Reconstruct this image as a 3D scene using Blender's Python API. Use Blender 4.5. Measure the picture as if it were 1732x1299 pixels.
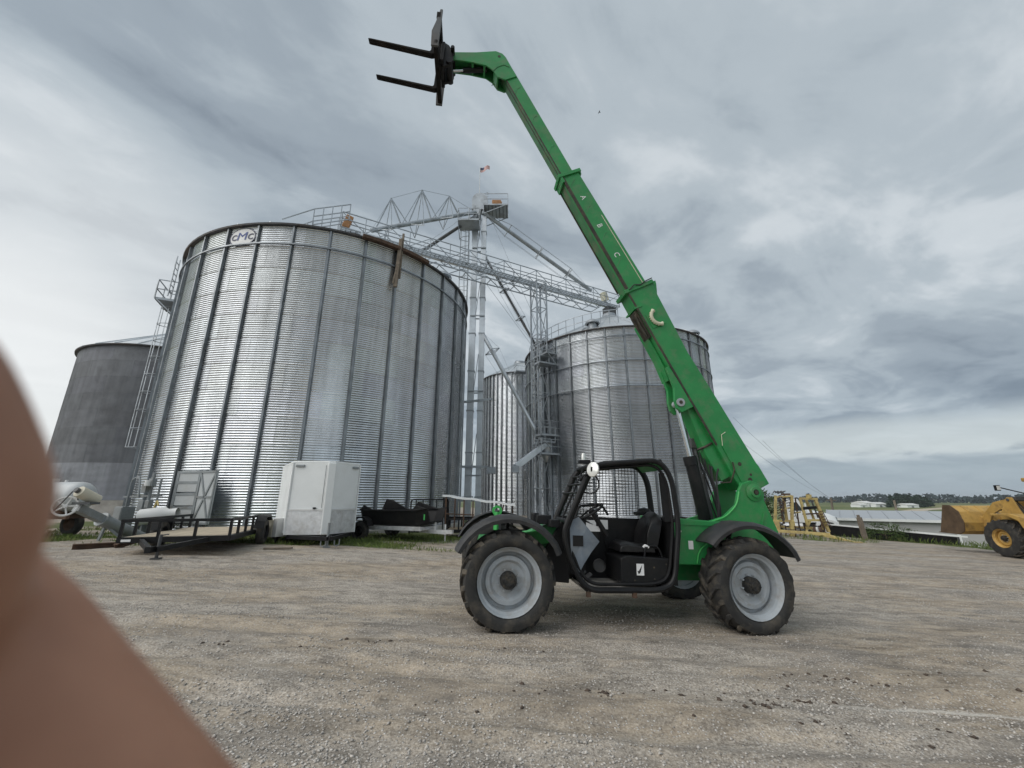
import bpy, math, random
import numpy as np
from mathutils import Vector, Matrix, Euler
R = math.radians
random.seed(7); rng = np.random.default_rng(7)
for o in list(bpy.data.objects): bpy.data.objects.remove(o)
S = bpy.context.scene; COL = S.collection

# ---------------------------------------------------------------- camera
FPX = 685.0; PITCH = math.atan(193.5 / FPX); CAMZ = 1.55
cam = bpy.data.cameras.new('camera'); camo = bpy.data.objects.new('camera', cam); COL.objects.link(camo)
cam.sensor_width = 36; cam.lens = 36 * FPX / 1732
camo.location = (0, 0, CAMZ); camo.rotation_euler = (math.pi / 2 + PITCH, 0, 0)
cam.clip_start = 0.002; cam.clip_end = 9000
cam.dof.use_dof = True; cam.dof.focus_distance = 11.0; cam.dof.aperture_fstop = 10.0
S.camera = camo
# ---------------------------------------------------------------- sky
SUN_EL, SUN_AZ = R(42), R(-118)           # azimuth from +Y towards +X; the sun stands behind cloud, back left of the camera
W = bpy.data.worlds.new('World'); S.world = W; W.use_nodes = True
nt = W.node_tree; N = nt.nodes; L = nt.links; N.clear()
def nn(t, **k):
    n = N.new(t)
    for a, b in k.items(): setattr(n, a, b)
    return n
def mth(op, a, b=None, c=None):
    n = nn('ShaderNodeMath', operation=op)
    for i, x in enumerate((a, b, c)):
        if x is None: continue
        if isinstance(x, (int, float)): n.inputs[i].default_value = x
        else: L.new(x, n.inputs[i])
    return n.outputs[0]
def mixc(f, a, b):
    n = nn('ShaderNodeMix', data_type='RGBA')
    for i, x in ((0, f), (6, a), (7, b)):
        if isinstance(x, (int, float)): n.inputs[i].default_value = x
        elif isinstance(x, tuple): n.inputs[i].default_value = (*x, 1)
        else: L.new(x, n.inputs[i])
    return n.outputs[2]
def ramp(f, stops, interp='EASE'):
    n = nn('ShaderNodeValToRGB'); L.new(f, n.inputs[0]); e = n.color_ramp; e.interpolation = interp
    while len(e.elements) < len(stops): e.elements.new(0.5)
    for i, (p, c) in enumerate(stops):
        e.elements[i].position = p; e.elements[i].color = (*c, 1) if isinstance(c, tuple) else (c, c, c, 1)
    return n.outputs[0]
sky = nn('ShaderNodeTexSky', sky_type='NISHITA', sun_disc=False, sun_elevation=SUN_EL, sun_rotation=SUN_AZ)
sky.air_density = 1.2; sky.dust_density = 2.0
tc = nn('ShaderNodeTexCoord'); sep = nn('ShaderNodeSeparateXYZ'); L.new(tc.outputs['Generated'], sep.inputs[0])
dx, dy, dz = sep.outputs
den = mth('ADD', mth('MAXIMUM', dz, 0.0), 0.10)
px, py = mth('DIVIDE', dx, den), mth('DIVIDE', dy, den)
# streets of cloud running from the left foreground to the right distance
ca, sa = math.cos(R(35)), math.sin(R(35))
qx = mth('ADD', mth('MULTIPLY', px, ca), mth('MULTIPLY', py, sa))
qy = mth('SUBTRACT', mth('MULTIPLY', py, ca), mth('MULTIPLY', px, sa))
def noise(sx, sy, scale, det, rough, dist=0.0, off=0.0):
    cb = nn('ShaderNodeCombineXYZ'); L.new(mth('MULTIPLY', qx, sx), cb.inputs[0]); L.new(mth('MULTIPLY', qy, sy), cb.inputs[1]); cb.inputs[2].default_value = off
    n = nn('ShaderNodeTexNoise'); n.inputs['Scale'].default_value = scale; n.inputs['Detail'].default_value = det
    n.inputs['Roughness'].default_value = rough; n.inputs['Distortion'].default_value = dist
    L.new(cb.outputs[0], n.inputs['Vector']); return n.outputs[0]
nA = noise(0.55, 1.0, 0.62, 3, 0.5, 0.5, 3.1)
nB = noise(0.6, 1.0, 1.9, 7, 0.55, 0.7, 9.4)
nC = noise(0.8, 1.0, 7.0, 5, 0.6, 0.3, 1.7)
dens = mth('ADD', mth('MULTIPLY', nA, 0.50), mth('ADD', mth('MULTIPLY', nB, 0.40), mth('MULTIPLY', nC, 0.10)))
cloud = ramp(dens, [(0.34, (0.21, 0.253, 0.30)), (0.43, (0.335, 0.39, 0.44)), (0.50, (0.455, 0.515, 0.56)), (0.575, (0.62, 0.67, 0.705)), (0.66, (0.82, 0.85, 0.865))])
# low cloud base towards the horizon, with the clear gap under it
low = ramp(dz, [(0.0, 1.0), (0.10, 0.9), (0.30, 0.0)])
bank = ramp(mth('ADD', mth('MULTIPLY', nB, 0.7), mth('MULTIPLY', nA, 0.3)), [(0.36, (0.19, 0.25, 0.325)), (0.62, (0.40, 0.475, 0.545))])
cloud = mixc(mth('MULTIPLY', low, 0.62), cloud, bank)
gap = ramp(mth('ADD', dz, mth('MULTIPLY', mth('SUBTRACT', nB, 0.5), 0.045)), [(0.0, 0.0), (0.062, 0.05), (0.083, 1.0), (0.118, 0.85), (0.15, 0.0)])
cloud = mixc(mth('MULTIPLY', gap, 0.72), cloud, (0.66, 0.72, 0.73))
hor = ramp(dz, [(0.0, 1.0), (0.05, 0.9), (0.085, 0.0)])
cloud = mixc(mth('MULTIPLY', hor, 0.85), cloud, (0.36, 0.44, 0.50))
# thinner, brighter cloud low on the left
GA = R(-55); sd = (math.sin(GA) * math.cos(R(11)), math.cos(GA) * math.cos(R(11)), math.sin(R(11)))
dt = mth('ADD', mth('ADD', mth('MULTIPLY', dx, sd[0]), mth('MULTIPLY', dy, sd[1])), mth('MULTIPLY', dz, sd[2]))
glow = ramp(dt, [(0.885, 0.0), (0.965, 0.5), (1.0, 1.0)])
cloud = mixc(mth('MULTIPLY', glow, 0.85), cloud, (0.93, 0.945, 0.94))
skyc = nn('ShaderNodeVectorMath', operation='SCALE'); L.new(sky.outputs[0], skyc.inputs[0]); skyc.inputs['Scale'].default_value = 0.10
cl2 = nn('ShaderNodeVectorMath', operation='SCALE'); L.new(cloud, cl2.inputs[0]); cl2.inputs['Scale'].default_value = 0.72
final = mixc(0.95, skyc.outputs[0], cl2.outputs[0])
bg = nn('ShaderNodeBackground'); L.new(final, bg.inputs[0]); bg.inputs[1].default_value = 1.0
wo = nn('ShaderNodeOutputWorld'); L.new(bg.outputs[0], wo.inputs[0])
# ---------------------------------------------------------------- sun behind the overcast
sl = bpy.data.lights.new('sun', 'SUN'); sl.energy = 1.5; sl.angle = R(65); sl.color = (1, 0.965, 0.91)
so = bpy.data.objects.new('sun', sl); COL.objects.link(so)
sv = Vector((math.sin(SUN_AZ) * math.cos(SUN_EL), math.cos(SUN_AZ) * math.cos(SUN_EL), math.sin(SUN_EL)))
so.rotation_euler = (-sv).to_track_quat('-Z', 'Y').to_euler()
S.render.engine = 'CYCLES'
S.view_settings.view_transform = 'Standard'; S.view_settings.look = 'None'
S.view_settings.exposure = 0.5; S.view_settings.gamma = 1.0; S.view_settings.use_curve_mapping = False

# ================================================================ helpers
CP, SP = math.cos(PITCH), math.sin(PITCH)
def ray(u, v):
    x = (u - 866) / FPX; y = -(v - 649.5) / FPX
    return Vector((x, CP - SP * y, SP + CP * y))
def at(u, v, Y):
    r = ray(u, v); t = Y / r.y
    return Vector((r.x * t, Y, CAMZ + r.z * t))
def sstep(t): t = np.clip(t, 0, 1); return t * t * (3 - 2 * t)
def gz(X, Y):
    X = np.asarray(X, float); Y = np.asarray(Y, float)
    b = np.where(X > -8, -0.037 * np.clip(X, -8, 26), 0.296 + 0.012 * (-8 - np.clip(X, -40, -8)))
    xe = 22.0 + (29 - np.clip(Y, 20, 60)) * 0.32
    m = np.maximum.reduce([sstep((X - xe) / 9), sstep((Y - 62) / 40), sstep((-X - 48) / 60), sstep((-Y - 25) / 40)])
    return b * (1 - m) + (-4.3) * m
def g(X, Y): return float(gz(X, Y))

def mat(name, col, rough=0.6, metal=0.0, var=0.15, scale=6.0, dirt=None, dirt_amt=0.0, dirt_scale=2.5, bump=0.0, bscale=60.0, objcol=False, spec=0.5, coat=0.0, streak=0.0):
    m = bpy.data.materials.new(name); m.use_nodes = True; t = m.node_tree; nd = t.nodes; lk = t.links; nd.clear()
    out = nd.new('ShaderNodeOutputMaterial'); b = nd.new('ShaderNodeBsdfPrincipled'); lk.new(b.outputs[0], out.inputs[0])
    ge = nd.new('ShaderNodeNewGeometry'); pos = ge.outputs['Position']
    n1 = nd.new('ShaderNodeTexNoise'); n1.inputs['Scale'].default_value = scale; n1.inputs['Detail'].default_value = 6; n1.inputs['Roughness'].default_value = 0.6
    lk.new(pos, n1.inputs['Vector'])
    rp = nd.new('ShaderNodeMapRange'); rp.inputs['From Min'].default_value = 0.3; rp.inputs['From Max'].default_value = 0.7
    rp.inputs['To Min'].default_value = 1 - var; rp.inputs['To Max'].default_value = 1 + var; lk.new(n1.outputs[0], rp.inputs[0])
    base = nd.new('ShaderNodeVectorMath'); base.operation = 'SCALE'; lk.new(rp.outputs[0], base.inputs['Scale'])
    if objcol:
        oi = nd.new('ShaderNodeObjectInfo'); mm = nd.new('ShaderNodeVectorMath'); mm.operation = 'MULTIPLY'
        mm.inputs[0].default_value = col; lk.new(oi.outputs['Color'], mm.inputs[1]); lk.new(mm.outputs[0], base.inputs[0])
    else: base.inputs[0].default_value = col
    cur = base.outputs[0]
    if streak > 0:
        mp = nd.new('ShaderNodeMapping'); mp.inputs['Scale'].default_value = (3.2, 3.2, 0.22); lk.new(pos, mp.inputs[0])
        n3 = nd.new('ShaderNodeTexNoise'); n3.inputs['Scale'].default_value = 1.0; n3.inputs['Detail'].default_value = 5; lk.new(mp.outputs[0], n3.inputs['Vector'])
        r3 = nd.new('ShaderNodeMapRange'); r3.inputs['From Min'].default_value = 0.42; r3.inputs['From Max'].default_value = 0.72
        r3.inputs['To Min'].default_value = 1; r3.inputs['To Max'].default_value = 1 - streak; lk.new(n3.outputs[0], r3.inputs[0])
        sc = nd.new('ShaderNodeVectorMath'); sc.operation = 'SCALE'; lk.new(cur, sc.inputs[0]); lk.new(r3.outputs[0], sc.inputs['Scale']); cur = sc.outputs[0]
    if dirt is not None:
        n2 = nd.new('ShaderNodeTexNoise'); n2.inputs['Scale'].default_value = dirt_scale; n2.inputs['Detail'].default_value = 9; n2.inputs['Roughness'].default_value = 0.68
        lk.new(pos, n2.inputs['Vector'])
        r2 = nd.new('ShaderNodeMapRange'); r2.inputs['From Min'].default_value = 0.48; r2.inputs['From Max'].default_value = 0.66
        r2.inputs['To Max'].default_value = dirt_amt; lk.new(n2.outputs[0], r2.inputs[0])
        mx = nd.new('ShaderNodeMix'); mx.data_type = 'RGBA'; lk.new(r2.outputs[0], mx.inputs[0]); lk.new(cur, mx.inputs[6]); mx.inputs[7].default_value = (*dirt, 1); cur = mx.outputs[2]
        rr = nd.new('ShaderNodeMapRange'); rr.inputs['To Min'].default_value = rough; rr.inputs['To Max'].default_value = min(1, rough + 0.3); lk.new(r2.outputs[0], rr.inputs[0]); lk.new(rr.outputs[0], b.inputs['Roughness'])
    else:
        rr = nd.new('ShaderNodeMapRange'); rr.inputs['To Min'].default_value = max(0.03, rough - 0.1); rr.inputs['To Max'].default_value = min(1, rough + 0.1); lk.new(n1.outputs[0], rr.inputs[0]); lk.new(rr.outputs[0], b.inputs['Roughness'])
    lk.new(cur, b.inputs['Base Color']); b.inputs['Metallic'].default_value = metal
    b.inputs['Specular IOR Level'].default_value = spec; b.inputs['Coat Weight'].default_value = coat
    if bump > 0:
        nb = nd.new('ShaderNodeTexNoise'); nb.inputs['Scale'].default_value = bscale; nb.inputs['Detail'].default_value = 6; lk.new(pos, nb.inputs['Vector'])
        bp = nd.new('ShaderNodeBump'); bp.inputs['Strength'].default_value = bump; bp.inputs['Distance'].default_value = 0.02; lk.new(nb.outputs[0], bp.inputs['Height']); lk.new(bp.outputs[0], b.inputs['Normal'])
    return m

M = dict(
 galv=mat('galvanised_sheet', (0.64, 0.67, 0.70), 0.24, 0.95, 0.06, 1.3, (0.34, 0.35, 0.36), 0.16, 0.7, 0.0, objcol=True, streak=0.20),
 galvdull=mat('dull_weathered_sheet', (0.19, 0.20, 0.22), 0.62, 0.35, 0.15, 1.3, (0.10, 0.10, 0.105), 0.4, 0.7, objcol=True, streak=0.25),
 rib=mat('galvanised_stiffener', (0.25, 0.268, 0.285), 0.42, 0.85, 0.2, 2.0, (0.12, 0.13, 0.13), 0.5, 0.9),
 roof=mat('galvanised_roof', (0.62, 0.65, 0.67), 0.42, 0.75, 0.1, 1.5, (0.35, 0.35, 0.34), 0.3, 0.8),
 steel=mat('galvanised_steelwork', (0.40, 0.43, 0.46), 0.48, 0.7, 0.15, 2.0, (0.20, 0.20, 0.20), 0.5, 1.2),
 lightsteel=mat('bright_casing', (0.62, 0.65, 0.68), 0.38, 0.8, 0.1, 1.5, (0.35, 0.36, 0.36), 0.3, 1.0),
 darksteel=mat('dark_steel', (0.10, 0.105, 0.11), 0.6, 0.3, 0.2, 4.0, (0.14, 0.10, 0.07), 0.4, 1.5),
 eave=mat('dark_eave_trim', (0.075, 0.075, 0.08), 0.6, 0.3, 0.3, 2.0, (0.16, 0.11, 0.08), 0.5, 0.8),
 rust=mat('rusty_iron', (0.11, 0.065, 0.042), 0.8, 0.2, 0.35, 5.0, (0.055, 0.043, 0.036), 0.7, 3.0),
 orange=mat('orange_paint', (0.42, 0.20, 0.08), 0.55, 0, 0.15, 5.0, (0.2, 0.13, 0.08), 0.5, 3.0),
 concrete=mat('concrete', (0.40, 0.385, 0.36), 0.9, 0, 0.18, 2.0, (0.22, 0.20, 0.17), 0.5, 1.5, 0.3, 30),
 green=mat('green_paint', (0.020, 0.235, 0.060), 0.42, 0, 0.16, 2.2, (0.15, 0.185, 0.115), 0.40, 5.0, 0.06, 25, coat=0.08),
 greenworn=mat('worn_green_slide', (0.045, 0.175, 0.070), 0.5, 0, 0.25, 3.0, (0.17, 0.165, 0.115), 0.70, 4.0, 0.1, 30),
 lime=mat('bright_green_paint', (0.06, 0.42, 0.10), 0.45, 0, 0.1, 4.0),
 grease=mat('greasy_wear', (0.045, 0.040, 0.030), 0.55, 0.2, 0.4, 6.0, (0.16, 0.13, 0.08), 0.6, 4.0),
 black=mat('black_paint', (0.009, 0.0093, 0.0105), 0.42, 0, 0.25, 5.0, (0.05, 0.045, 0.038), 0.22, 4.0, spec=0.28),
 blackpl=mat('black_plastic', (0.011, 0.011, 0.012), 0.5, 0, 0.2, 5.0, (0.045, 0.041, 0.036), 0.26, 3.0, spec=0.25),
 fender=mat('weathered_black_fender', (0.030, 0.031, 0.033), 0.52, 0, 0.2, 4.0, (0.11, 0.102, 0.09), 0.38, 3.5, spec=0.35),
 vinyl=mat('black_vinyl', (0.010, 0.010, 0.011), 0.33, 0, 0.15, 8.0, (0.04, 0.038, 0.036), 0.2, 5.0, spec=0.35),
 rubber=mat('tyre_rubber', (0.024, 0.0235, 0.0225), 0.75, 0, 0.25, 7.0, (0.135, 0.115, 0.088), 0.50, 5.0, 0.15, 80),
 rubberdust=mat('dusty_tread_rubber', (0.026, 0.025, 0.024), 0.85, 0, 0.3, 9.0, (0.19, 0.16, 0.12), 0.72, 6.0, 0.3, 70),
 rim=mat('grey_rim_paint', (0.36, 0.39, 0.415), 0.48, 0, 0.10, 5.0, (0.24, 0.20, 0.15), 0.50, 6.0),
 hub=mat('black_hub', (0.022, 0.022, 0.022), 0.6, 0.2, 0.4, 25.0, (0.12, 0.10, 0.07), 0.5, 14.0, 0.6, 60),
 chrome=mat('chrome_rod', (0.75, 0.76, 0.78), 0.14, 1.0, 0.05, 4.0),
 white=mat('white_paint', (0.78, 0.80, 0.80), 0.35, 0, 0.04, 2.0, (0.48, 0.46, 0.41), 0.18, 1.2, coat=0.2),
 whitedull=mat('white_panel', (0.66, 0.66, 0.65), 0.6, 0, 0.06, 1.0, (0.45, 0.43, 0.4), 0.25, 0.6),
 alu=mat('diamond_plate', (0.68, 0.69, 0.70), 0.40, 0.6, 0.15, 7.0, (0.35, 0.32, 0.27), 0.45, 3.0, 0.35, 120),
 cream=mat('cream_paint', (0.62, 0.60, 0.46), 0.6, 0, 0.12, 6.0, (0.35, 0.30, 0.2), 0.4, 5.0),
 decal=mat('white_decal', (0.78, 0.78, 0.78), 0.5, 0, 0.04, 5.0),
 blue=mat('blue_print', (0.03, 0.065, 0.26), 0.5, 0, 0.05, 5.0),
 navy=mat('dark_print', (0.045, 0.05, 0.10), 0.5, 0, 0.05, 5.0),
 red=mat('red_cloth', (0.50, 0.10, 0.09), 0.8, 0, 0.1, 3.0),
 whitecloth=mat('white_cloth', (0.68, 0.66, 0.63), 0.8, 0, 0.05, 3.0),
 navycloth=mat('navy_cloth', (0.06, 0.07, 0.13), 0.8, 0, 0.05, 3.0),
 canvas=mat('blue_grey_canvas', (0.15, 0.18, 0.215), 0.7, 0, 0.18, 5.0, (0.26, 0.27, 0.27), 0.5, 4.0),
 glass=mat('dark_window_glass', (0.03, 0.04, 0.045), 0.06, 0, 0.05, 2.0, spec=0.8),
 mirror=mat('mirror_glass', (0.80, 0.80, 0.76), 0.25, 0.3, 0.12, 20.0),
 lamp=mat('lamp_lens', (0.75, 0.75, 0.72), 0.12, 0.2, 0.05, 5.0),
 wood=mat('pale_deck_wood', (0.46, 0.39, 0.29), 0.8, 0, 0.18, 4.0, (0.25, 0.2, 0.14), 0.5, 3.0),
 oldwood=mat('old_grey_wood', (0.20, 0.165, 0.13), 0.9, 0, 0.4, 8.0, (0.08, 0.065, 0.05), 0.5, 4.0, 0.4, 40),
 beige=mat('beige_board', (0.60, 0.56, 0.45), 0.7, 0, 0.08, 3.0),
 tankgrey=mat('pale_grey_tank', (0.48, 0.50, 0.51), 0.42, 0, 0.08, 1.5, (0.30, 0.28, 0.25), 0.35, 1.5),
 tubegrey=mat('grey_tube_paint', (0.26, 0.28, 0.29), 0.5, 0.3, 0.15, 3.0, (0.16, 0.14, 0.11), 0.5, 2.0),
 yellow=mat('pale_yellow_paint', (0.55, 0.44, 0.18), 0.55, 0, 0.15, 3.0, (0.22, 0.14, 0.08), 0.55, 2.5),
 cat=mat('loader_yellow', (0.46, 0.285, 0.075), 0.55, 0, 0.2, 2.0, (0.15, 0.09, 0.045), 0.7, 2.6),
 catdark=mat('worn_bucket_steel', (0.12, 0.08, 0.05), 0.65, 0.3, 0.35, 3.0),
 shedwall=mat('shed_wall_metal', (0.46, 0.46, 0.46), 0.55, 0.2, 0.05, 0.6),
 shedroof=mat('shed_roof_metal', (0.44, 0.46, 0.48), 0.45, 0.3, 0.05, 0.6),
 bark=mat('bark', (0.10, 0.075, 0.055), 0.9, 0, 0.25, 6.0),
 leaf=mat('leaf', (0.060, 0.095, 0.030), 0.7, 0, 0.35, 0.9, spec=0.2),
 leafdark=mat('dark_conifer_leaf', (0.022, 0.042, 0.024), 0.8, 0, 0.3, 0.5, spec=0.2),
 leaffar=mat('far_tree_leaf', (0.030, 0.046, 0.046), 0.9, 0, 0.3, 0.05, spec=0.1),  # blue of distant haze mixed into the leaf colour
 grass=mat('grass_blade', (0.115, 0.165, 0.040), 0.75, 0, 0.4, 1.2, (0.30, 0.26, 0.12), 0.5, 2.0, spec=0.2),
 stone=mat('limestone_chips', (0.43, 0.40, 0.365), 0.9, 0, 0.62, 31.0),
 clod=mat('damp_earth', (0.075, 0.055, 0.042), 0.95, 0, 0.3, 15.0),
 forkblack=mat('worn_fork_steel', (0.010, 0.009, 0.0085), 0.75, 0, 0.3, 6.0, (0.05, 0.032, 0.022), 0.35, 4.0, spec=0.2),
 cable=mat('black_cable', (0.03, 0.03, 0.032), 0.6, 0, 0.1, 3.0),
 road=mat('pale_dirt_road', (0.42, 0.36, 0.27), 0.95, 0, 0.1, 0.05),
)

class MB:
    def __init__(s): s.v = []; s.f = []; s.sm = []
    def add(s, vs, fs, smooth=False):
        o = len(s.v); s.v += [tuple(p) for p in vs]; s.f += [tuple(i + o for i in q) for q in fs]; s.sm += [smooth] * len(fs); return s
    def box(s, p0, p1):
        x0, y0, z0 = p0; x1, y1, z1 = p1
        return s.add([(x0,y0,z0),(x1,y0,z0),(x1,y1,z0),(x0,y1,z0),(x0,y0,z1),(x1,y0,z1),(x1,y1,z1),(x0,y1,z1)],
                     [(3,2,1,0),(4,5,6,7),(0,1,5,4),(1,2,6,5),(2,3,7,6),(3,0,4,7)])
    def cbox(s, c, d, rot=None):
        c = Vector(c); vs = [Vector((sx*d[0]/2, sy*d[1]/2, sz*d[2]/2)) for sz in (-1,1) for sx, sy in ((-1,-1),(1,-1),(1,1),(-1,1))]
        if rot is not None: vs = [rot @ q for q in vs]
        return s.add([q + c for q in vs], [(3,2,1,0),(4,5,6,7),(0,1,5,4),(1,2,6,5),(2,3,7,6),(3,0,4,7)])
    def beam(s, a, b, w, h=None, up=(0,0,1)):
        a = Vector(a); b = Vector(b); h = h or w; d = (b - a).normalized(); up = Vector(up)
        if abs(d.dot(up)) > 0.98: up = Vector((0,1,0)) if abs(d.y) < .9 else Vector((1,0,0))
        x = d.cross(up).normalized(); y = x.cross(d).normalized()
        vs = [p + x*(sx*w/2) + y*(sy*h/2) for p in (a, b) for sx, sy in ((-1,-1),(1,-1),(1,1),(-1,1))]
        return s.add(vs, [(3,2,1,0),(4,5,6,7),(0,1,5,4),(1,2,6,5),(2,3,7,6),(3,0,4,7)])
    def tube(s, pts, r, n=8, closed=False, caps=True):
        pts = [Vector(p) for p in pts]; k = len(pts); rs = r if isinstance(r, (list, tuple)) else [r]*k
        vs = []; fs = []; x = None
        for i, p in enumerate(pts):
            if closed: d = pts[(i+1) % k] - pts[i-1]
            else: d = pts[min(i+1, k-1)] - pts[max(i-1, 0)]
            d.normalize()
            if x is None:
                x = d.orthogonal().normalized()
            else:
                x = (x - d*x.dot(d)); x = x.normalized() if x.length > 1e-6 else d.orthogonal().normalized()
            y = d.cross(x)
            for j in range(n):
                a = 2*math.pi*j/n; vs.append(p + (x*math.cos(a) + y*math.sin(a))*rs[i])
        for i in range(k if closed else k-1):
            for j in range(n):
                a, b = i*n + j, i*n + (j+1) % n; c_, d_ = ((i+1) % k)*n + (j+1) % n, ((i+1) % k)*n + j
                fs.append((a, b, c_, d_))
        s.add(vs, fs, True)
        if caps and not closed:
            s.add([], []); o = len(s.v) - len(vs)
            s.f.append(tuple(o + j for j in reversed(range(n)))); s.f.append(tuple(o + (k-1)*n + j for j in range(n))); s.sm += [False, False]
        return s
    def cyl(s, a, b, r, n=16, r2=None): return s.tube([a, b], [r, r if r2 is None else r2], n)
    def lathe(s, prof, o=(0,0,0), ax=(0,0,1), n=32, a0=0, a1=2*math.pi, smooth=True):
        o = Vector(o); ax = Vector(ax).normalized(); x = ax.orthogonal().normalized(); y = ax.cross(x); full = abs(a1 - a0 - 2*math.pi) < 1e-6
        m = n if full else n + 1; vs = []; fs = []; k = len(prof)
        for i in range(m):
            a = a0 + (a1 - a0)*i/n; dvec = x*math.cos(a) + y*math.sin(a)
            for r, h in prof: vs.append(o + dvec*r + ax*h)
        for i in range(n):
            j = (i+1) % m
            for q in range(k-1): fs.append((i*k+q, j*k+q, j*k+q+1, i*k+q+1))
        return s.add(vs, fs, smooth)
    def prism(s, poly, y0, y1, plane='xz'):
        n = len(poly)
        def P(a, b, t): return (a, t, b) if plane == 'xz' else ((a, b, t) if plane == 'xy' else (t, a, b))
        vs = [P(a, b, y0) for a, b in poly] + [P(a, b, y1) for a, b in poly]
        return s.add(vs, [tuple(range(n)), tuple(range(2*n-1, n-1, -1))] + [(i, n+i, n+(i+1) % n, (i+1) % n) for i in range(n)])
    def loft(s, secs, caps=True, smooth=True):
        n = len(secs[0]); vs = [p for q in secs for p in q]; fs = []
        for i in range(len(secs)-1):
            for j in range(n): fs.append((i*n+j, i*n+(j+1) % n, (i+1)*n+(j+1) % n, (i+1)*n+j))
        s.add(vs, fs, smooth)
        if caps:
            o = len(s.v) - len(vs); s.f.append(tuple(o+j for j in reversed(range(n)))); s.f.append(tuple(o+(len(secs)-1)*n+j for j in range(n))); s.sm += [False, False]
        return s
    def build(s, name, material, parent=None, bevel=0.0, angle=35, loc=None, rot=None):
        me = bpy.data.meshes.new(name); me.from_pydata(s.v, [], s.f); me.update()
        import bmesh
        bm = bmesh.new(); bm.from_mesh(me); bmesh.ops.recalc_face_normals(bm, faces=bm.faces); bm.to_mesh(me); bm.free()
        if any(s.sm):
            me.polygons.foreach_set('use_smooth', [True]*len(me.polygons)); me.set_sharp_from_angle(angle=R(angle))
        return link(name, me, material, parent, bevel, loc, rot)
def link(name, me, material=None, parent=None, bevel=0.0, loc=None, rot=None):
    if material is not None and not me.materials: me.materials.append(M[material] if isinstance(material, str) else material)
    o = bpy.data.objects.new(name, me); COL.objects.link(o)
    if parent is not None: o.parent = parent
    if loc is not None: o.location = loc
    if rot is not None: o.rotation_euler = rot
    if bevel > 0:
        b = o.modifiers.new('bevel', 'BEVEL'); b.width = bevel; b.segments = 2; b.limit_method = 'ANGLE'; b.angle_limit = R(40); b.harden_normals = False
    return o
def tag(o, label=None, cat=None, group=None, kind=None):
    if label: o['label'] = label
    if cat: o['category'] = cat
    if group: o['group'] = group
    if kind: o['kind'] = kind
    return o
def thing(name, label, cat, loc=(0,0,0), rz=0.0, group=None, mtx=None):
    o = bpy.data.objects.new(name, None); COL.objects.link(o); o.empty_display_size = 0.2
    if mtx is not None: o.matrix_world = mtx
    else: o.location = loc; o.rotation_euler = (0, 0, rz)
    return tag(o, label, cat, group)
def kids(o): return [c for c in bpy.data.objects if c.parent == o]
def copy_tree(o, parent=None):
    c = o.copy(); COL.objects.link(c); c.parent = parent
    for ch in kids(o): copy_tree(ch, c)
    return c
def rounded(pts, r, seg=5, closed=True):
    pts = [Vector(p) for p in pts]; k = len(pts); out = []
    for i in range(k):
        p = pts[i]
        if not closed and i in (0, k-1): out.append(p); continue
        a = pts[i-1]; b = pts[(i+1) % k]; ra = min(r, (a-p).length*0.48); rb = min(r, (b-p).length*0.48)
        A = p + (a-p).normalized()*ra; B = p + (b-p).normalized()*rb
        for j in range(seg+1):
            t = j/seg; out.append(A*(1-t)**2 + p*(2*t*(1-t)) + B*t*t)
    return out
def text_mesh(body, size, ext, off=0.0):
    c = bpy.data.curves.new('txt', 'FONT'); c.body = body; c.size = size; c.extrude = ext; c.offset = off; c.align_x = 'CENTER'; c.align_y = 'CENTER'; c.resolution_u = 3
    o = bpy.data.objects.new('txt', c); COL.objects.link(o)
    me = bpy.data.meshes.new_from_object(o.evaluated_get(bpy.context.evaluated_depsgraph_get()))
    vs = [tuple(v.co) for v in me.vertices]; fs = [tuple(p.vertices) for p in me.polygons]
    bpy.data.objects.remove(o); bpy.data.curves.remove(c); bpy.data.meshes.remove(me)
    return vs, fs
# ================================================================ ground
def vnoise(x, y, seed):
    r = np.random.default_rng(seed).random((64, 64))
    xi = np.floor(x).astype(int); yi = np.floor(y).astype(int); fx = x - xi; fy = y - yi
    fx = fx*fx*(3-2*fx); fy = fy*fy*(3-2*fy)
    a = r[xi % 64, yi % 64]; b = r[(xi+1) % 64, yi % 64]; c = r[xi % 64, (yi+1) % 64]; d = r[(xi+1) % 64, (yi+1) % 64]
    return (a*(1-fx)+b*fx)*(1-fy) + (c*(1-fx)+d*fx)*fy - 0.5
def relief(X, Y):
    near = 1 - sstep((np.hypot(X, Y) - 30) / 20)
    h = 0.055*vnoise(X*0.16+3, Y*0.35+1, 1) + 0.035*vnoise(X*0.45, Y*1.3, 2) + 0.016*vnoise(X*2.1, Y*2.9, 3) + 0.010*vnoise(X*5.5, Y*6.5, 4) + 0.006*vnoise(X*13, Y*13, 5)
    wob = 0.25*np.sin(X*0.35) + 0.3*vnoise(X*0.3, Y*0.1, 6)
    for y0, w in ((3.55, .13), (4.25, .15), (5.1, .16), (8.6, .2), (10.2, .22)):
        dd = (Y + wob - y0 - 0.02*X) / w; h = h - 0.030*np.exp(-dd*dd) + 0.024*np.exp(-(np.abs(dd)-1.7)**2*2.0)
    dd = (X + 2.35 + 0.12*np.sin(Y*2.0)); h = h + 0.009*np.sin(dd*55)*np.exp(-(dd/0.16)**2)*sstep((4.6-Y)/.5)
    flat = np.exp(-((X-1.5)/3.2)**2 - ((Y-6.7)/1.9)**2)
    return h*near*(1-0.75*flat)
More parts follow.
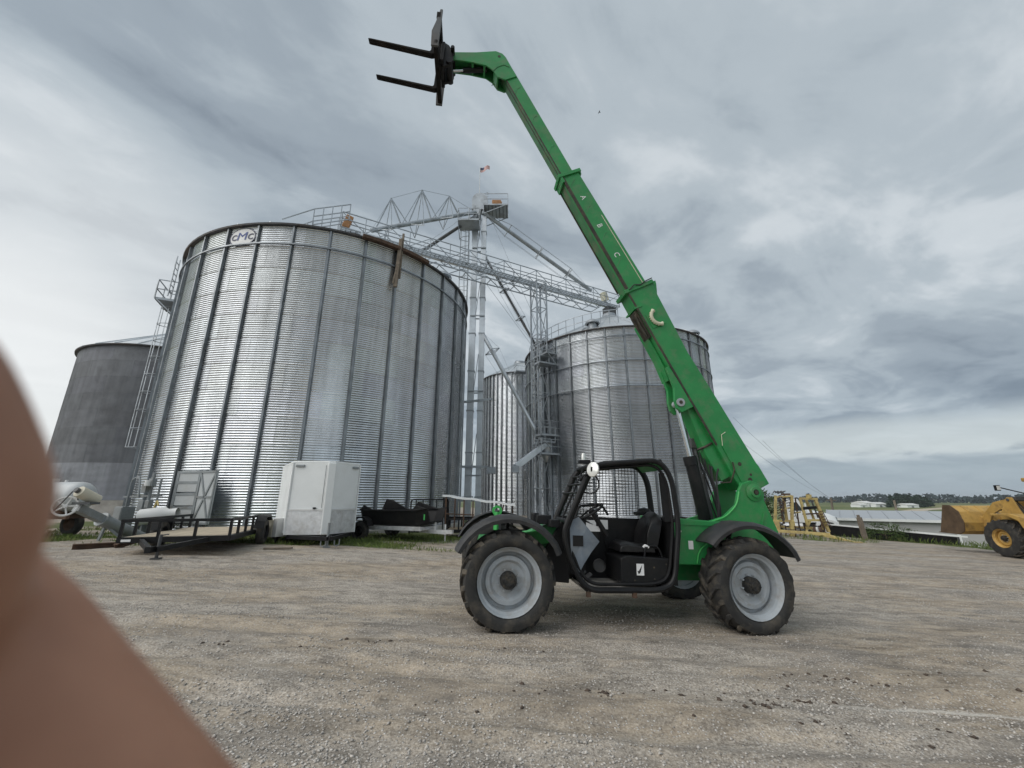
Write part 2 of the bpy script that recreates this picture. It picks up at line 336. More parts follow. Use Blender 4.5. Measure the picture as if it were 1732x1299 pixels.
def axis(segs, far, ratio, neg=None):
    a = []
    for x0, x1, st in segs: a += list(np.arange(x0, x1, st))
    x = segs[-1][1]; st = segs[-1][2]
    while x < far: a.append(x); st *= ratio; x += st
    a.append(far)
    if neg is not None:
        x = segs[0][0]; st = segs[0][2]; b = []
        while x > neg: st *= ratio; x -= st; b.append(x)
        a = b[::-1] + a
    return np.array(a)
xs = axis([(-30,-14,.45),(-14,-6,.14),(-6,7,.06),(7,14,.13),(14,34,.42)], 4000, 1.22, -4000)
ys = axis([(1.6,7.5,.06),(7.5,15,.11),(15,36,.42)], 4500, 1.22, -400)
GX, GY = np.meshgrid(xs, ys, indexing='ij'); GZ = gz(GX, GY) + relief(GX, GY)
nx, ny = GX.shape
co = np.stack([GX, GY, GZ], -1).reshape(-1, 3)
ii = np.arange(nx*ny).reshape(nx, ny)
fc = np.stack([ii[:-1,:-1], ii[1:,:-1], ii[1:,1:], ii[:-1,1:]], -1).reshape(-1, 4)
def np_mesh(name, co, fc, k):
    me = bpy.data.meshes.new(name); me.vertices.add(len(co)); me.vertices.foreach_set('co', np.ascontiguousarray(co, np.float32).ravel())
    me.loops.add(fc.size); me.loops.foreach_set('vertex_index', np.ascontiguousarray(fc, np.int32).ravel())
    me.polygons.add(len(fc)); me.polygons.foreach_set('loop_start', np.arange(0, fc.size, k, dtype=np.int32)); me.polygons.foreach_set('loop_total', np.full(len(fc), k, np.int32))
    me.update(calc_edges=True); me.validate(); return me
gme = np_mesh('ground', co, fc, 4)
gme.polygons.foreach_set('use_smooth', [True]*len(gme.polygons))
# cover: 0 gravel, 1 grass verge ; field: 0..1
def grass_cover(X, Y):
    big = np.hypot(X+10.7, Y-23.15) - 7.7                       # belt round the big bin
    a = 0.72*(1-sstep((big-2.6)/2.4))*sstep((big+1)/1)
    a = a*(X < 1.5) + 0.5*(1-sstep((np.abs(Y-14.6+0.12*(X+5))-1.2)/1.5))*sstep((-X-0.2)/1.5)*sstep((X+16)/3)
    xe = 22.0 + (29-np.clip(Y, 20, 60))*0.32
    b = sstep((X-xe+2.4)/1.8)*(Y > 10)
    c = np.exp(-((X-17.0)/2.6)**2-((Y-23.6)/1.4)**2)
    d = sstep((Y-27)/6)*sstep((X-9)/4)
    return np.clip(np.maximum.reduce([a, b, c, d]) * (0.62+1.7*(vnoise(X*0.8, Y*0.9, 11)+0.12)), 0, 1)
cov = grass_cover(GX, GY).ravel()
xe_ = 22.0 + (29-np.clip(GY, 20, 60))*0.32
fld = np.maximum.reduce([sstep((GX-xe_-5)/8), sstep((GY-58)/25), sstep((-GX-45)/40), sstep((-GY-25)/30)]).ravel()
for nm, arr in (('cover', cov), ('field', fld)):
    at_ = gme.attributes.new(nm, 'FLOAT', 'POINT'); at_.data.foreach_set('value', arr.astype(np.float32))
gm = bpy.data.materials.new('gravel_yard'); gm.use_nodes = True; nt = gm.node_tree; N = nt.nodes; L = nt.links; N.clear()
out = nn('ShaderNodeOutputMaterial'); bs = nn('ShaderNodeBsdfPrincipled'); L.new(bs.outputs[0], out.inputs[0]); bs.inputs['Roughness'].default_value = 0.95; bs.inputs['Specular IOR Level'].default_value = 0.2
geo = nn('ShaderNodeNewGeometry'); P_ = geo.outputs['Position']
def tnoise(scale, det, rough=0.6, vec=None, dist=0):
    n = nn('ShaderNodeTexNoise'); n.inputs['Scale'].default_value = scale; n.inputs['Detail'].default_value = det; n.inputs['Roughness'].default_value = rough; n.inputs['Distortion'].default_value = dist
    L.new(vec or P_, n.inputs['Vector']); return n.outputs[0]
def stretch(sx, sy, rot=0):
    m = nn('ShaderNodeMapping'); m.inputs['Scale'].default_value = (sx, sy, 1); m.inputs['Rotation'].default_value = (0, 0, rot); L.new(P_, m.inputs[0]); return m.outputs[0]
big = tnoise(0.5, 5, 0.6, stretch(0.55, 1.5, R(-4)), 0.4)
fine = tnoise(52, 5, 0.7)
mid = tnoise(6, 6, 0.65, stretch(0.6, 1.3))
gcol = ramp(fine, [(0.28, (0.055, 0.047, 0.041)), (0.43, (0.245, 0.216, 0.184)), (0.56, (0.365, 0.328, 0.282)), (0.72, (0.64, 0.59, 0.53))], 'LINEAR')
dcol = ramp(fine, [(0.25, (0.17, 0.134, 0.100)), (0.5, (0.305, 0.252, 0.192)), (0.75, (0.46, 0.395, 0.31))], 'LINEAR')
gcol = mixc(ramp(mth('ADD', mth('MULTIPLY', big, .75), mth('MULTIPLY', mid, .25)), [(0.43, 0.0), (0.58, 0.85)]), gcol, dcol)
var_ = mth('MULTIPLY', ramp(mid, [(0.30, 0.68), (0.5, 1.13), (0.70, 1.36)], 'LINEAR'), ramp(tnoise(2.2, 5, 0.65, stretch(0.45, 1.6, R(-3)), 0.6), [(0.33, 0.66), (0.5, 1.0), (0.68, 1.14)], 'LINEAR'))
vsc = nn('ShaderNodeVectorMath', operation='SCALE'); L.new(gcol, vsc.inputs[0]); L.new(var_, vsc.inputs['Scale']); gcol = vsc.outputs[0]
gcol = mixc(mth('MULTIPLY', ramp(tnoise(0.9, 6, 0.65, stretch(0.5, 1.6)), [(0.37, 1.0), (0.50, 0.0)]), 0.40), gcol, (0.165, 0.150, 0.135))
# pale chips lying in the surface
vo = nn('ShaderNodeTexVoronoi', feature='F1'); vo.inputs['Scale'].default_value = 42; L.new(P_, vo.inputs['Vector'])
vsep = nn('ShaderNodeSeparateColor'); L.new(vo.outputs['Color'], vsep.inputs[0])
chip = mth('MULTIPLY', ramp(vo.outputs['Distance'], [(0.20, 1.0), (0.42, 0.0)]), ramp(vsep.outputs[0], [(0.55, 0.0), (0.72, 1.0)]))
gcol = mixc(mth('MULTIPLY', chip, 0.9), gcol, mixc(vsep.outputs[1], (0.34, 0.32, 0.30), (0.72, 0.69, 0.65)))
# white lime dust trail in the right foreground
sp2 = nn('ShaderNodeSeparateXYZ'); L.new(P_, sp2.inputs[0])
yl = mth('ADD', mth('SUBTRACT', sp2.outputs[1], 4.02), mth('MULTIPLY', mth('SUBTRACT', tnoise(1.3, 4), 0.5), 0.35))
trail = mth('MULTIPLY', ramp(mth('ABSOLUTE', yl), [(0.012, 1.0), (0.050, 0.0)]), ramp(sp2.outputs[0], [(0.0, 0.0), (1.0, 1.0)]))
mr = nn('ShaderNodeMapRange'); mr.inputs['From Min'].default_value = 2.4; mr.inputs['From Max'].default_value = 3.3; L.new(sp2.outputs[0], mr.inputs[0])
trail = mth('MULTIPLY', ramp(mth('ABSOLUTE', yl), [(0.010, 1.0), (0.050, 0.0)]), mr.outputs[0])
gcol = mixc(mth('MULTIPLY', trail, mth('MULTIPLY', ramp(fine, [(0.3, 0.4), (0.6, 1.0)]), 0.8)), gcol, (0.60, 0.57, 0.52))
ac = nn('ShaderNodeAttribute', attribute_name='cover'); af = nn('ShaderNodeAttribute', attribute_name='field')
grs = ramp(tnoise(9, 5, 0.7), [(0.3, (0.045, 0.070, 0.018)), (0.55, (0.095, 0.125, 0.038)), (0.75, (0.20, 0.18, 0.085))], 'LINEAR')
gcol = mixc(ramp(mth('ADD', ac.outputs['Fac'], mth('MULTIPLY', mth('SUBTRACT', mid, 0.5), 0.9)), [(0.35, 0.0), (0.65, 0.92)]), gcol, grs)
crop = ramp(tnoise(0.010, 3, 0.5, stretch(0.25, 1.0, R(12))), [(0.36, (0.060, 0.085, 0.024)), (0.47, (0.105, 0.130, 0.042)), (0.53, (0.20, 0.19, 0.085)), (0.60, (0.085, 0.115, 0.034))])
gcol = mixc(af.outputs['Fac'], gcol, crop)
L.new(gcol, bs.inputs['Base Color'])
bp = nn('ShaderNodeBump'); bp.inputs['Strength'].default_value = 0.85; bp.inputs['Distance'].default_value = 0.014
hgt = mth('ADD', mth('MULTIPLY', fine, 0.7), mth('MULTIPLY', chip, 0.5)); L.new(hgt, bp.inputs['Height']); L.new(bp.outputs[0], bs.inputs['Normal'])
ground = link('ground', gme, gm); tag(ground, 'gravel yard sloping to green fields', None, None, 'structure')

def gzr(X, Y): return gz(X, Y) + relief(np.asarray(X, float), np.asarray(Y, float))
# loose stones, clods of earth and grass: too many to count
def scatter_rocks(name, X, Y, sz, material, label, cat, flat=0.6, sink=0.2):
    n = len(X)
    base = np.array([(1,0,0),(0,1,0),(-1,0,0),(0,-1,0),(0,0,1),(0,0,-1)], float)
    fb = np.array([(0,1,4),(1,2,4),(2,3,4),(3,0,4),(1,0,5),(2,1,5),(3,2,5),(0,3,5)])
    v = base[None]*(0.65+0.7*rng.random((n, 6, 1))) + 0.25*(rng.random((n, 6, 3))-.5)
    a = rng.random(n)*6.283; ca, sa = np.cos(a)[:,None], np.sin(a)[:,None]
    vx = v[...,0]*ca - v[...,1]*sa; vy = v[...,0]*sa + v[...,1]*ca; vz = v[...,2]*flat
    Z = gzr(X, Y)
    co = np.stack([vx*sz[:,None]+X[:,None], vy*sz[:,None]+Y[:,None], (vz+flat*(1-sink)*0.8)*sz[:,None]+Z[:,None]-0.2*sz[:,None]], -1).reshape(-1, 3)
    fc = (fb[None] + 6*np.arange(n)[:,None,None]).reshape(-1, 3)
    o = link(name, np_mesh(name, co, fc, 3), material); return tag(o, label, cat, None, 'stuff')
n = 80000
Y = 2.2*np.exp(rng.random(n)**0.9*math.log(13/2.2)); X = (rng.random(n)*2-1)*(Y*1.25+0.6)
dn = vnoise(X*0.7, Y*1.7, 21) + 0.6*vnoise(X*2.5, Y*4, 22); keep = (rng.random(n) < np.clip(0.35+1.6*dn, 0.04, 1)); X, Y = X[keep], Y[keep]
scatter_rocks('gravel_stones', X, Y, 0.004+0.0125*rng.random(len(X))**2.3, 'stone', 'loose pale gravel stones strewn over the yard', 'gravel')
cx, cy = [], []
for u, v, k, sp in ((1300,1190,22,.09),(1380,1150,18,.14),(1440,1160,14,.2),(1350,1180,14,.1),(1668,1130,3,.04),(1200,1175,12,.13),(1390,1225,7,.06),(1610,1245,8,.1),(920,1160,16,.16),(890,1098,6,.08),(640,1090,10,.12),(380,1090,7,.08),(540,1095,6,.08),(1500,1140,10,.3),(1090,1170,12,.25),(850,1180,14,.3)):
    r = ray(u, v); t = -CAMZ/(r.z+0.037*r.x)
    for _ in range(k): cx.append(r.x*t+random.gauss(0, sp*1.6)); cy.append(r.y*t+random.gauss(0, sp*.6))
scatter_rocks('earth_clods', np.array(cx), np.array(cy), 0.008+0.022*rng.random(len(cx))**2.2, 'clod', 'dark crumbled clods of earth on the gravel', 'soil', 0.55)
def grass_patch(name, n, x0, x1, y0, y1, hmin, hmax, label, thr=0.45):
    X = x0+(x1-x0)*rng.random(n); Y = y0+(y1-y0)*rng.random(n); k = grass_cover(X, Y)*(0.5+rng.random(n)) > thr; X, Y = X[k], Y[k]; n = len(X)
    Z = gzr(X, Y)-.01; h = hmin+(hmax-hmin)*rng.random(n)**2.5*(0.6+0.9*np.clip(vnoise(X*1.7, Y*1.7, 31)+.5, 0, 1)); a = rng.random(n)*6.283; w = 0.006+0.008*rng.random(n)
    bx, by = np.cos(a)*w, np.sin(a)*w; lx, ly = rng.normal(0, .35, n)*h, rng.normal(0, .35, n)*h
    co = np.stack([np.stack([X-bx, Y-by, Z], -1), np.stack([X+bx, Y+by, Z], -1), np.stack([X+bx*.6+lx*.4, Y+by*.6+ly*.4, Z+h*.6], -1), np.stack([X+lx, Y+ly, Z+h], -1)], 1).reshape(-1, 3)
    q = 4*np.arange(n)[:,None]; fc = np.concatenate([q+np.array([0,1,2]), q+np.array([0,2,3])], 0)
    tag(link(name, np_mesh(name, co, fc, 3), 'grass'), label, 'grass', None, 'stuff')
grass_patch('grass', 60000, -17, 1, 10.5, 17, .02, .15, 'patchy green grass and weeds under the parked trailers')
grass_patch('grass', 26000, 12, 26, 18, 32, .04, .30, 'rough grass along the right hand edge of the yard', 0.4)

# ================================================================ grain bins
def grain_bin(label, C, Rr, z0, z1, rings, ncorr, sheets, ribs, winds, tone, rise=30, amp=0.0165, ribstyle=1, pad=0.5, roofpanels=None, group='corrugated grain bins', seam=0.005, sheetmat='galv'):
    root = thing('grain_bin', label, 'grain bin', (C[0], C[1], z0), 0, group)
    hh = (z1-z0)/rings; span = 2*math.pi/sheets; cols = 7; rows = ncorr*6
    vs = []; fs = []
    for i in range(rows+1):
        z = hh*i/rows; a = amp*math.cos(2*math.pi*ncorr*i/rows)
        for j in range(cols+1):
            th = span*j/cols*1.004; rr = Rr+a+seam*j/cols+seam*0.8*(1-i/rows)
            vs.append((rr*math.sin(th), -rr*math.cos(th), z))
    for i in range(rows):
        for j in range(cols): fs.append((i*(cols+1)+j, i*(cols+1)+j+1, (i+1)*(cols+1)+j+1, (i+1)*(cols+1)+j))
    me = bpy.data.meshes.new('wall_sheet'); me.from_pydata(vs, [], fs); me.polygons.foreach_set('use_smooth', [True]*len(fs)); me.update(); me.materials.append(M[sheetmat])
    for i in range(rings):
        for k in range(sheets):
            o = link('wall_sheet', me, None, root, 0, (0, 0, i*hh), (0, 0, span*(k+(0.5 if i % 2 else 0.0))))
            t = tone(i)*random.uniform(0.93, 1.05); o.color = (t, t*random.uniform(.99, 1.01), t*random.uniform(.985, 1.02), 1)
    if ribs:
        m = MB(); pr = [(-.075,.0),(-.045,.0),(-.036,.085),(.036,.085),(.045,.0),(.075,.0),(.075,-.006),(-.075,-.006)] if ribstyle == 1 else [(-.07,0),(-.06,.09),(.06,.09),(.07,0)]
        m.prism([(a, -(Rr+amp+seam*1.8+.004+b)) for a, b in pr], -0.02, z1-z0+0.01, 'xy')
        me = None
        for k in range(ribs):
            rz = 2*math.pi*(k+(RIBPH if ribs == 32 else .25))/ribs
            if me is None: o = m.build('stiffener', 'rib', root, 0, 35, (0,0,0), (0,0,rz)); me = o.data
            else: link('stiffener', me, None, root, 0, (0,0,0), (0,0,rz))
    for zw in winds:
        m = MB(); rw = Rr+amp+.105; m.lathe([(rw-.03, zw-z0-.035), (rw+.035, zw-z0-.03), (rw+.035, zw-z0+.03), (rw-.03, zw-z0+.035), (rw-.03, zw-z0-.035)], n=96); m.build('wind_ring', 'rib', root)
    # roof
    tp = math.tan(R(rise)); r0 = Rr+.16; rt = 0.55; ze = z1-z0; zt = ze+(Rr-rt)*tp; n = roofpanels or ribs; st = 2*math.pi/n
    m = MB(); z_e = ze-.16*tp+.06
    def rp(r, th, dzz=0): return (r*math.sin(th), -r*math.cos(th), z_e+(r0-r)*tp+dzz)
    m.add([rp(r0,0), rp(r0,st/2,.0), rp(r0,st*.995), rp(rt,st*.995), rp(rt,st/2), rp(rt,0)], [(0,1,4,5),(1,2,3,4)])
    w = .03/r0; wt = .03/rt*.6
    m.add([rp(r0,-w), rp(r0,w), rp(rt,wt), rp(rt,-wt), rp(r0,-w*.6,.07), rp(r0,w*.6,.07), rp(rt,wt*.6,.07), rp(rt,-wt*.6,.07)], [(4,5,6,7),(0,1,5,4),(1,2,6,5),(2,3,7,6),(3,0,4,7)])
    me = None
    for k in range(n):
        rz = 2*math.pi*k/n
        if me is None: me = m.build('roof_panel', 'roof', root, 0, 35, (0,0,0), (0,0,rz)).data
        else: link('roof_panel', me, None, root, 0, (0,0,0), (0,0,rz))
    m = MB(); m.lathe([(Rr+.03, ze-.10), (r0+.015, z_e-.06), (r0+.03, z_e+.015), (r0-.02, z_e+.0)], n=96); m.build('eave_ring', 'eave', root)
    m = MB(); m.lathe([(rt+.05, zt-.05), (rt+.05, zt+.35), (.05, zt+.5)], n=24); m.build('roof_cap', 'steel', root)
    m = MB(); m.lathe([(.1, -pad), (Rr+.35, -pad), (Rr+.32, -.015), (Rr-.3, -.01)], n=64); m.build('foundation', 'concrete', root)
    return root, zt+z0
CB = (-10.7, 23.15); RB = 7.71; ZB = 13.3
def th_of(u, v):
    r = ray(u, v); d = Vector((r.x, r.y)).normalized(); o = Vector((-CB[0], -CB[1])); b = o.dot(d); c = o.length_squared-RB*RB; t = -b-math.sqrt(max(0, b*b-c)); q = o+d*t
    return math.atan2(q.x, -q.y), CAMZ+r.z/Vector((r.x, r.y)).length*t
th0, zc = th_of(411, 402)
RIBPH = (th0*32/(2*math.pi)-.5) % 1.0
bin_big, zpk = grain_bin('tall galvanised grain bin behind the white trailer, largest and nearest of the bins', CB, RB, .34, ZB, 12, 11, 16, 32, (ZB-1.03,), lambda i: 1.08-.012*i)
CR = (8.8, 33.7); RR = 7.5; ZR = 13.2
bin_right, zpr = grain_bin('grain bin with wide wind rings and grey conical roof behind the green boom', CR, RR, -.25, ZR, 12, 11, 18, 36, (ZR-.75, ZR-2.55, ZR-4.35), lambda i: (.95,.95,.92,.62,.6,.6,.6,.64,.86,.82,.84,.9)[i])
bin_mid, zpm = grain_bin('slim grain bin with closely spaced upright stiffeners behind the bucket elevator', (0.95, 45.0), 4.3, 0.0, at(850, 630, 41).z, 10, 11, 10, 48, (), lambda i: .95, ribstyle=2)
bin_left, zpl = grain_bin('dull dark grey grain bin without stiffeners, half hidden at the far left', (-25.5, 30.4), 6.0, 1.45, 11.15, 9, 16, 14, 0, (), lambda i: (1.35,1.4,.82,.75,.8,.76,.82,.9,1.1)[i], roofpanels=28, sheetmat='galvdull', pad=1.4, rise=30, amp=.008)

def on_bin(C, Rr, th, z, dr=0.0):       # th = 0 faces the camera side (-Y), positive towards +X
    return Vector((C[0]+(Rr+dr)*math.sin(th), C[1]-(Rr+dr)*math.cos(th), z))
# emblem on the big bin: white oval, dark outline, CMC in blue
def wrap(vs, C, Rr, th0, zc, dr, zoff):
    return [((Rr+dr+z_)*math.sin(th0+x/Rr), -(Rr+dr+z_)*math.cos(th0+x/Rr), zc-zoff+y) for x, y, z_ in vs]
def disc(rx, ry, z_, n=40, hole=None):
    m = MB()
    if hole is None:
        vs = [(0,0,z_)]+[(rx*math.cos(2*math.pi*i/n), ry*math.sin(2*math.pi*i/n), z_) for i in range(n)]; fs = [(0, i+1, (i+1) % n+1) for i in range(n)]
    else:
        vs = [(q*rx*math.cos(2*math.pi*i/n), q*ry*math.sin(2*math.pi*i/n), z_) for q in (1, hole) for i in range(n)]; fs = [(i, (i+1) % n, n+(i+1) % n, n+i) for i in range(n)]
    return vs, fs
bd = None
for nm, (vs, fs), dr, ma, k in (('emblem', disc(.63, .44, 0), .040, 'decal', 0), ('emblem_outline', disc(.655, .465, 0, 40, .92), .045, 'navy', 0),
                             ('letter', text_mesh('M', .56, .002, 0), .050, 'blue', 0), ('letter', text_mesh('C', .40, .002, .010), .050, 'navy', -.40), ('letter', text_mesh('C', .40, .002, .010), .050, 'navy', .41)):
    if nm == 'letter': vs = [(x*(1.25 if not k else .95)+k+(.16*y if not k else .08*y), y-(0.02 if k else -.02), z_) for x, y, z_ in vs]
    m = MB(); m.add(wrap(vs, CB, RB, th0, zc, dr, .34), fs)
    o = m.build(nm, ma, bd if bd is not None else bin_big)
    if bd is None: bd = o

def ladder(name, parent, base, top, out, side, w=.45, cage=None, step=.3, material='steel'):
    base = Vector(base); top = Vector(top); out = Vector(out); side = Vector(side); m = MB()
    for s_ in (-1, 1): m.beam(base+side*s_*w/2, top+side*s_*w/2, .045, .045)
    k = int((top-base).length/step)
    for i in range(1, k): p = base.lerp(top, i/k); m.beam(p-side*w/2, p+side*w/2, .03, .03)
    o = m.build(name, material, parent)
    if cage:
        m = MB(); n = 9; z0_, z1_ = cage; k = max(2, int((z1_-z0_)/.9)); 
        def hoop(z): return [Vector((base.x, base.y, z))+side*(.36*math.cos(math.pi*j/(n-1)))+out*(.72*math.sin(math.pi*j/(n-1))) for j in range(n)]
        hs = [hoop(z0_+(z1_-z0_)*i/k) for i in range(k+1)]
        for h_ in hs:
            for a, b in zip(h_[:-1], h_[1:]): m.beam(a, b, .05, .02)
        for j in (1, 3, 5, 7): m.beam(hs[0][j], hs[-1][j], .035, .02)
        m.build('safety_cage', material, o)
    return o
def platform(parent, a, out, side, w, d, name='platform', rail=1.05):
    a = Vector(a); out = Vector(out); side = Vector(side); up = Vector((0,0,1))
    m = MB(); rot = Matrix((side, out, up)).transposed(); m.cbox(a+out*d/2, (w, d, .12), rot); o = m.build(name, 'steel', parent)
    m = MB(); c = [a-side*w/2, a-side*w/2+out*d, a+side*w/2+out*d, a+side*w/2]
    for p in c+[c[1].lerp(c[2], .5)]: m.beam(p, p+up*rail, .045)
    for q in (.5, 1.0):
        for p0, p1 in zip(c[:-1], c[1:]): m.beam(p0+up*rail*q, p1+up*rail*q, .04)
    m.beam(a-side*w/2+up*-.06, a-side*w/2+out*0-up*.9, .04); m.beam(a-side*w/2+out*d*.9-up*.06, a-side*w/2-up*.9, .05); m.beam(a+side*w/2+out*d*.9-up*.06, a+side*w/2-up*.9, .05)
    m.build('handrail', 'steel', o); return o
# big bin: ladder and platform on its left flank (in the bin's own frame)
thl = R(-67); ob = Vector((math.sin(thl), -math.cos(thl), 0)); sb = Vector((math.cos(thl), math.sin(thl), 0))
lp = ob*(RB+.32); ladder('ladder', bin_big, lp+Vector((0,0,2.4)), lp+Vector((0,0,ZB+.5)), ob, sb, .5, (3.6, ZB-2.3))
platform(bin_big, ob*(RB+.1)+Vector((0,0,ZB-2.1)), ob, sb, 1.7, 1.0)
ladder('ladder', bin_big, ob*(RB+.5)+sb*.9+Vector((0,0,ZB-2.0)), ob*(RB+.5)+sb*.9+Vector((0,0,ZB+.35)), ob, sb, .4)
# roof vents (mushroom hoods)
def vent(parent, Rr, th, ze, rise, rr):
    zz = ze+(Rr-rr)*math.tan(R(rise)); p = Vector((rr*math.sin(th), -rr*math.cos(th), zz)); m = MB()
    m.lathe([(.30,-.1),(.30,.45)], p, n=20); m.lathe([(.42,.30),(.55,.32),(.50,.46),(.32,.60),(.0,.66)], p, n=20); m.build('roof_vent', 'steel', parent)
for th in (-80, 75, 120, -120): vent(bin_big, RB, R(th), ZB-.34, 30, RB-.9)
for th in (-70, 52, 110, -25): vent(bin_right, RR, R(th), ZR+.25, 30, RR-.7)
# open manhole door in the big bin wall, grey leaf swung to the right
thd, _ = th_of(314, 850); sdv = Vector((math.cos(thd), math.sin(thd), 0)); odv = Vector((math.sin(thd), -math.cos(thd), 0)); c0 = odv*(RB+.05)
m = MB()
for k in (-.48, .48): m.beam(c0+sdv*k+Vector((0,0,.35)), c0+sdv*k+Vector((0,0,2.2)), .1, .1)
for z_ in (.40, .88, 1.36, 1.78, 2.15): m.beam(c0-sdv*.48+Vector((0,0,z_)), c0+sdv*.48+Vector((0,0,z_)), .08, .09)
dfr = m.build('door_frame', 'tubegrey', bin_big)
for z_ in (.44, .92, 1.40, 1.74):
    m = MB(); m.cbox(c0+Vector((0,0,z_+.22)), (.88, .05, .36), Matrix((sdv, -odv, Vector((0,0,1)))).transposed()); m.build('inner_board', 'tankgrey', dfr, .008)
hd = (sdv*.97+odv*.25).normalized(); hn = Vector((hd.y, -hd.x, 0)); hp = c0+sdv*.54+odv*.05; rm = Matrix((hd, hn, Vector((0,0,1)))).transposed()
m = MB(); m.cbox(hp+hd*.50+Vector((0,0,1.26)), (1.0, .045, 1.86), rm); dl = m.build('door', 'tankgrey', bin_big, .01)
m = MB()
for a, b in (((.04,.35),(.96,2.16)), ((.04,2.16),(.96,.35)), ((.04,1.26),(.96,1.26)), ((.04,.34),(.04,2.17)), ((.96,.34),(.96,2.17)), ((.04,.36),(.96,.36)), ((.04,2.15),(.96,2.15))):
    m.beam(hp+hd*a[0]+hn*.035+Vector((0,0,a[1])), hp+hd*b[0]+hn*.035+Vector((0,0,b[1])), .07, .035, tuple(hn))
m.build('door_brace', 'tubegrey', dl)
# weathered board lashed to the eave of the big bin, and the rusty gutter beside it
thb, zb_ = th_of(668, 440); pb = Vector((CB[0], CB[1], 0))+Vector((math.sin(thb), -math.cos(thb), 0))*(RB+.30)
zt_ = th_of(669, 412)[1]; zb0 = th_of(665, 490)[1]; dv = Vector((math.cos(thb), math.sin(thb), 0))
m = MB(); m.beam(pb+Vector((0,0,zb0)), pb+Vector((0,0,zt_+.15))+dv*.1, .17, .13); m.beam(pb+dv*.16+Vector((0,0,zb0+.5)), pb+dv*.2+Vector((0,0,zt_+.5)), .10, .08); m.beam(pb-dv*.12+Vector((0,0,zb0+.15)), pb-dv*.02+Vector((0,0,zb0+.9)), .07, .07)
tag(m.build('wooden_post', 'oldwood', None, .01), 'weathered rusty brown timber post hanging down from the eave of the largest bin', 'post')
m = MB(); a0, a1 = th_of(612, 405)[0], th_of(718, 445)[0]
for i in range(12):
    t0, t1 = a0+(a1-a0)*i/12, a0+(a1-a0)*(i+1)/12; d0 = Vector((math.sin(t0), -math.cos(t0), 0)); d1 = Vector((math.sin(t1), -math.cos(t1), 0))
    m.beam(d0*(RB+.28)+Vector((0,0,ZB-.34-.10)), d1*(RB+.28)+Vector((0,0,ZB-.34-.10)), .22, .16)
m.build('gutter', 'rust', bin_big)
# far left bin: small platform on its left eave, lap seams come from its sheets
thl2 = R(-78); ob2 = Vector((math.sin(thl2), -math.cos(thl2), 0)); sb2 = Vector((math.cos(thl2), math.sin(thl2), 0))
platform(bin_left, ob2*6.05+Vector((0,0,8.0)), ob2, sb2, 1.2, .9)
# right bin: eave walk with railing on the left of the roof, ladder and platforms
m = MB(); prev = None
for i in range(15):
    th = R(-95+i*6.2); p = Vector(((RR-.25-i*.10)*math.sin(th), -(RR-.25-i*.10)*math.cos(th), ZR+.25+.25*math.tan(R(30))+i*.10*math.tan(R(30)) ))
    m.beam(p, p+Vector((0,0,1.15)), .05)
    if prev is not None:
        for q in (.6, 1.15): m.beam(prev+Vector((0,0,q)), p+Vector((0,0,q)), .045)
    prev = p
m.build('roof_railing', 'steel', bin_right)
tr = R(-58); o3 = Vector((math.sin(tr), -math.cos(tr), 0)); s3 = Vector((math.cos(tr), math.sin(tr), 0))
ladder('ladder', bin_right, o3*(RR+.3)+Vector((0,0,1.0)), o3*(RR+.3)+Vector((0,0,ZR+1.0)), o3, s3, .5, (2.5, ZR-.4), .32)
platform(bin_right, o3*(RR+.12)+s3*.9+Vector((0,0,ZR-1.15)), o3, s3, 1.8, .9)
platform(bin_right, o3*(RR+.12)+s3*.6+Vector((0,0,5.6)), o3, s3, 1.5, .9)
# mid bin ladder and platform
tm = R(12); o4 = Vector((math.sin(tm), -math.cos(tm), 0)); s4 = Vector((math.cos(tm), math.sin(tm), 0)); zm = at(850, 630, 41).z
ladder('ladder', bin_mid, o4*4.65+Vector((0,0,1.0)), o4*4.65+Vector((0,0,zm+.8)), o4, s4, .5, (3, zm), .33)
platform(bin_mid, o4*4.5+Vector((0,0,4.2)), o4, s4, 1.6, .9); platform(bin_mid, o4*4.5+Vector((0,0,zm-.3)), o4, s4, 3.4, .9)
# ================================================================ bucket elevator, conveyor bridge, spouts
LX, LY = -2.75, 29.3; LZ = at(815, 338, LY).z; gl = g(LX, LY)
leg = thing('bucket_elevator', 'tall galvanised bucket elevator with twin casings and platform at its head', 'elevator', (LX, LY, gl))
H_ = LZ-gl
for x_, w_, ma in ((-.34, .46, 'lightsteel'), (.40, .40, 'lightsteel')):
    m = MB(); m.box((x_-w_/2, -.24, 0), (x_+w_/2, .24, H_-1.2)); cs = m.build('casing', ma, leg, .01)
    fm = None
    for z_ in np.arange(1.5, H_-1.4, 3.05):
        if fm is None: m = MB(); m.box((x_-w_/2-.04, -.28, 0), (x_+w_/2+.04, .28, .09)); fm = m.build('flange', 'steel', cs, 0, 35, (0,0,z_)).data
        else: link('flange', fm, None, cs, 0, (0,0,z_))
for z_ in np.arange(3.0, H_-2, 6.1):
    m = MB(); m.beam((-.5,-.30,z_), (.62,-.30,z_), .08); m.beam((-.5,.30,z_), (.62,.30,z_), .08); m.beam((-.5,-.26,z_),(-.5,.26,z_),.07); m.beam((-.1,-.3,z_+.03),(.2,-.3,z_+2.9),.05); m.build('brace', 'steel', leg)
ladder('ladder', leg, Vector((-.85,-.05,1)), Vector((-.85,-.05,H_-1)), Vector((-1,0,0)), Vector((0,1,0)), .45, (3, H_-3), .32)
m = MB(); m.box((-.65,-.38,H_-1.25),(.68,.38,H_-.15)); m.lathe([(.0,-.36),(.63,-.36),(.63,.36),(.0,.36)], (0.015,0,H_-.2), (0,1,0), 24); m.build('head', 'steel', leg)
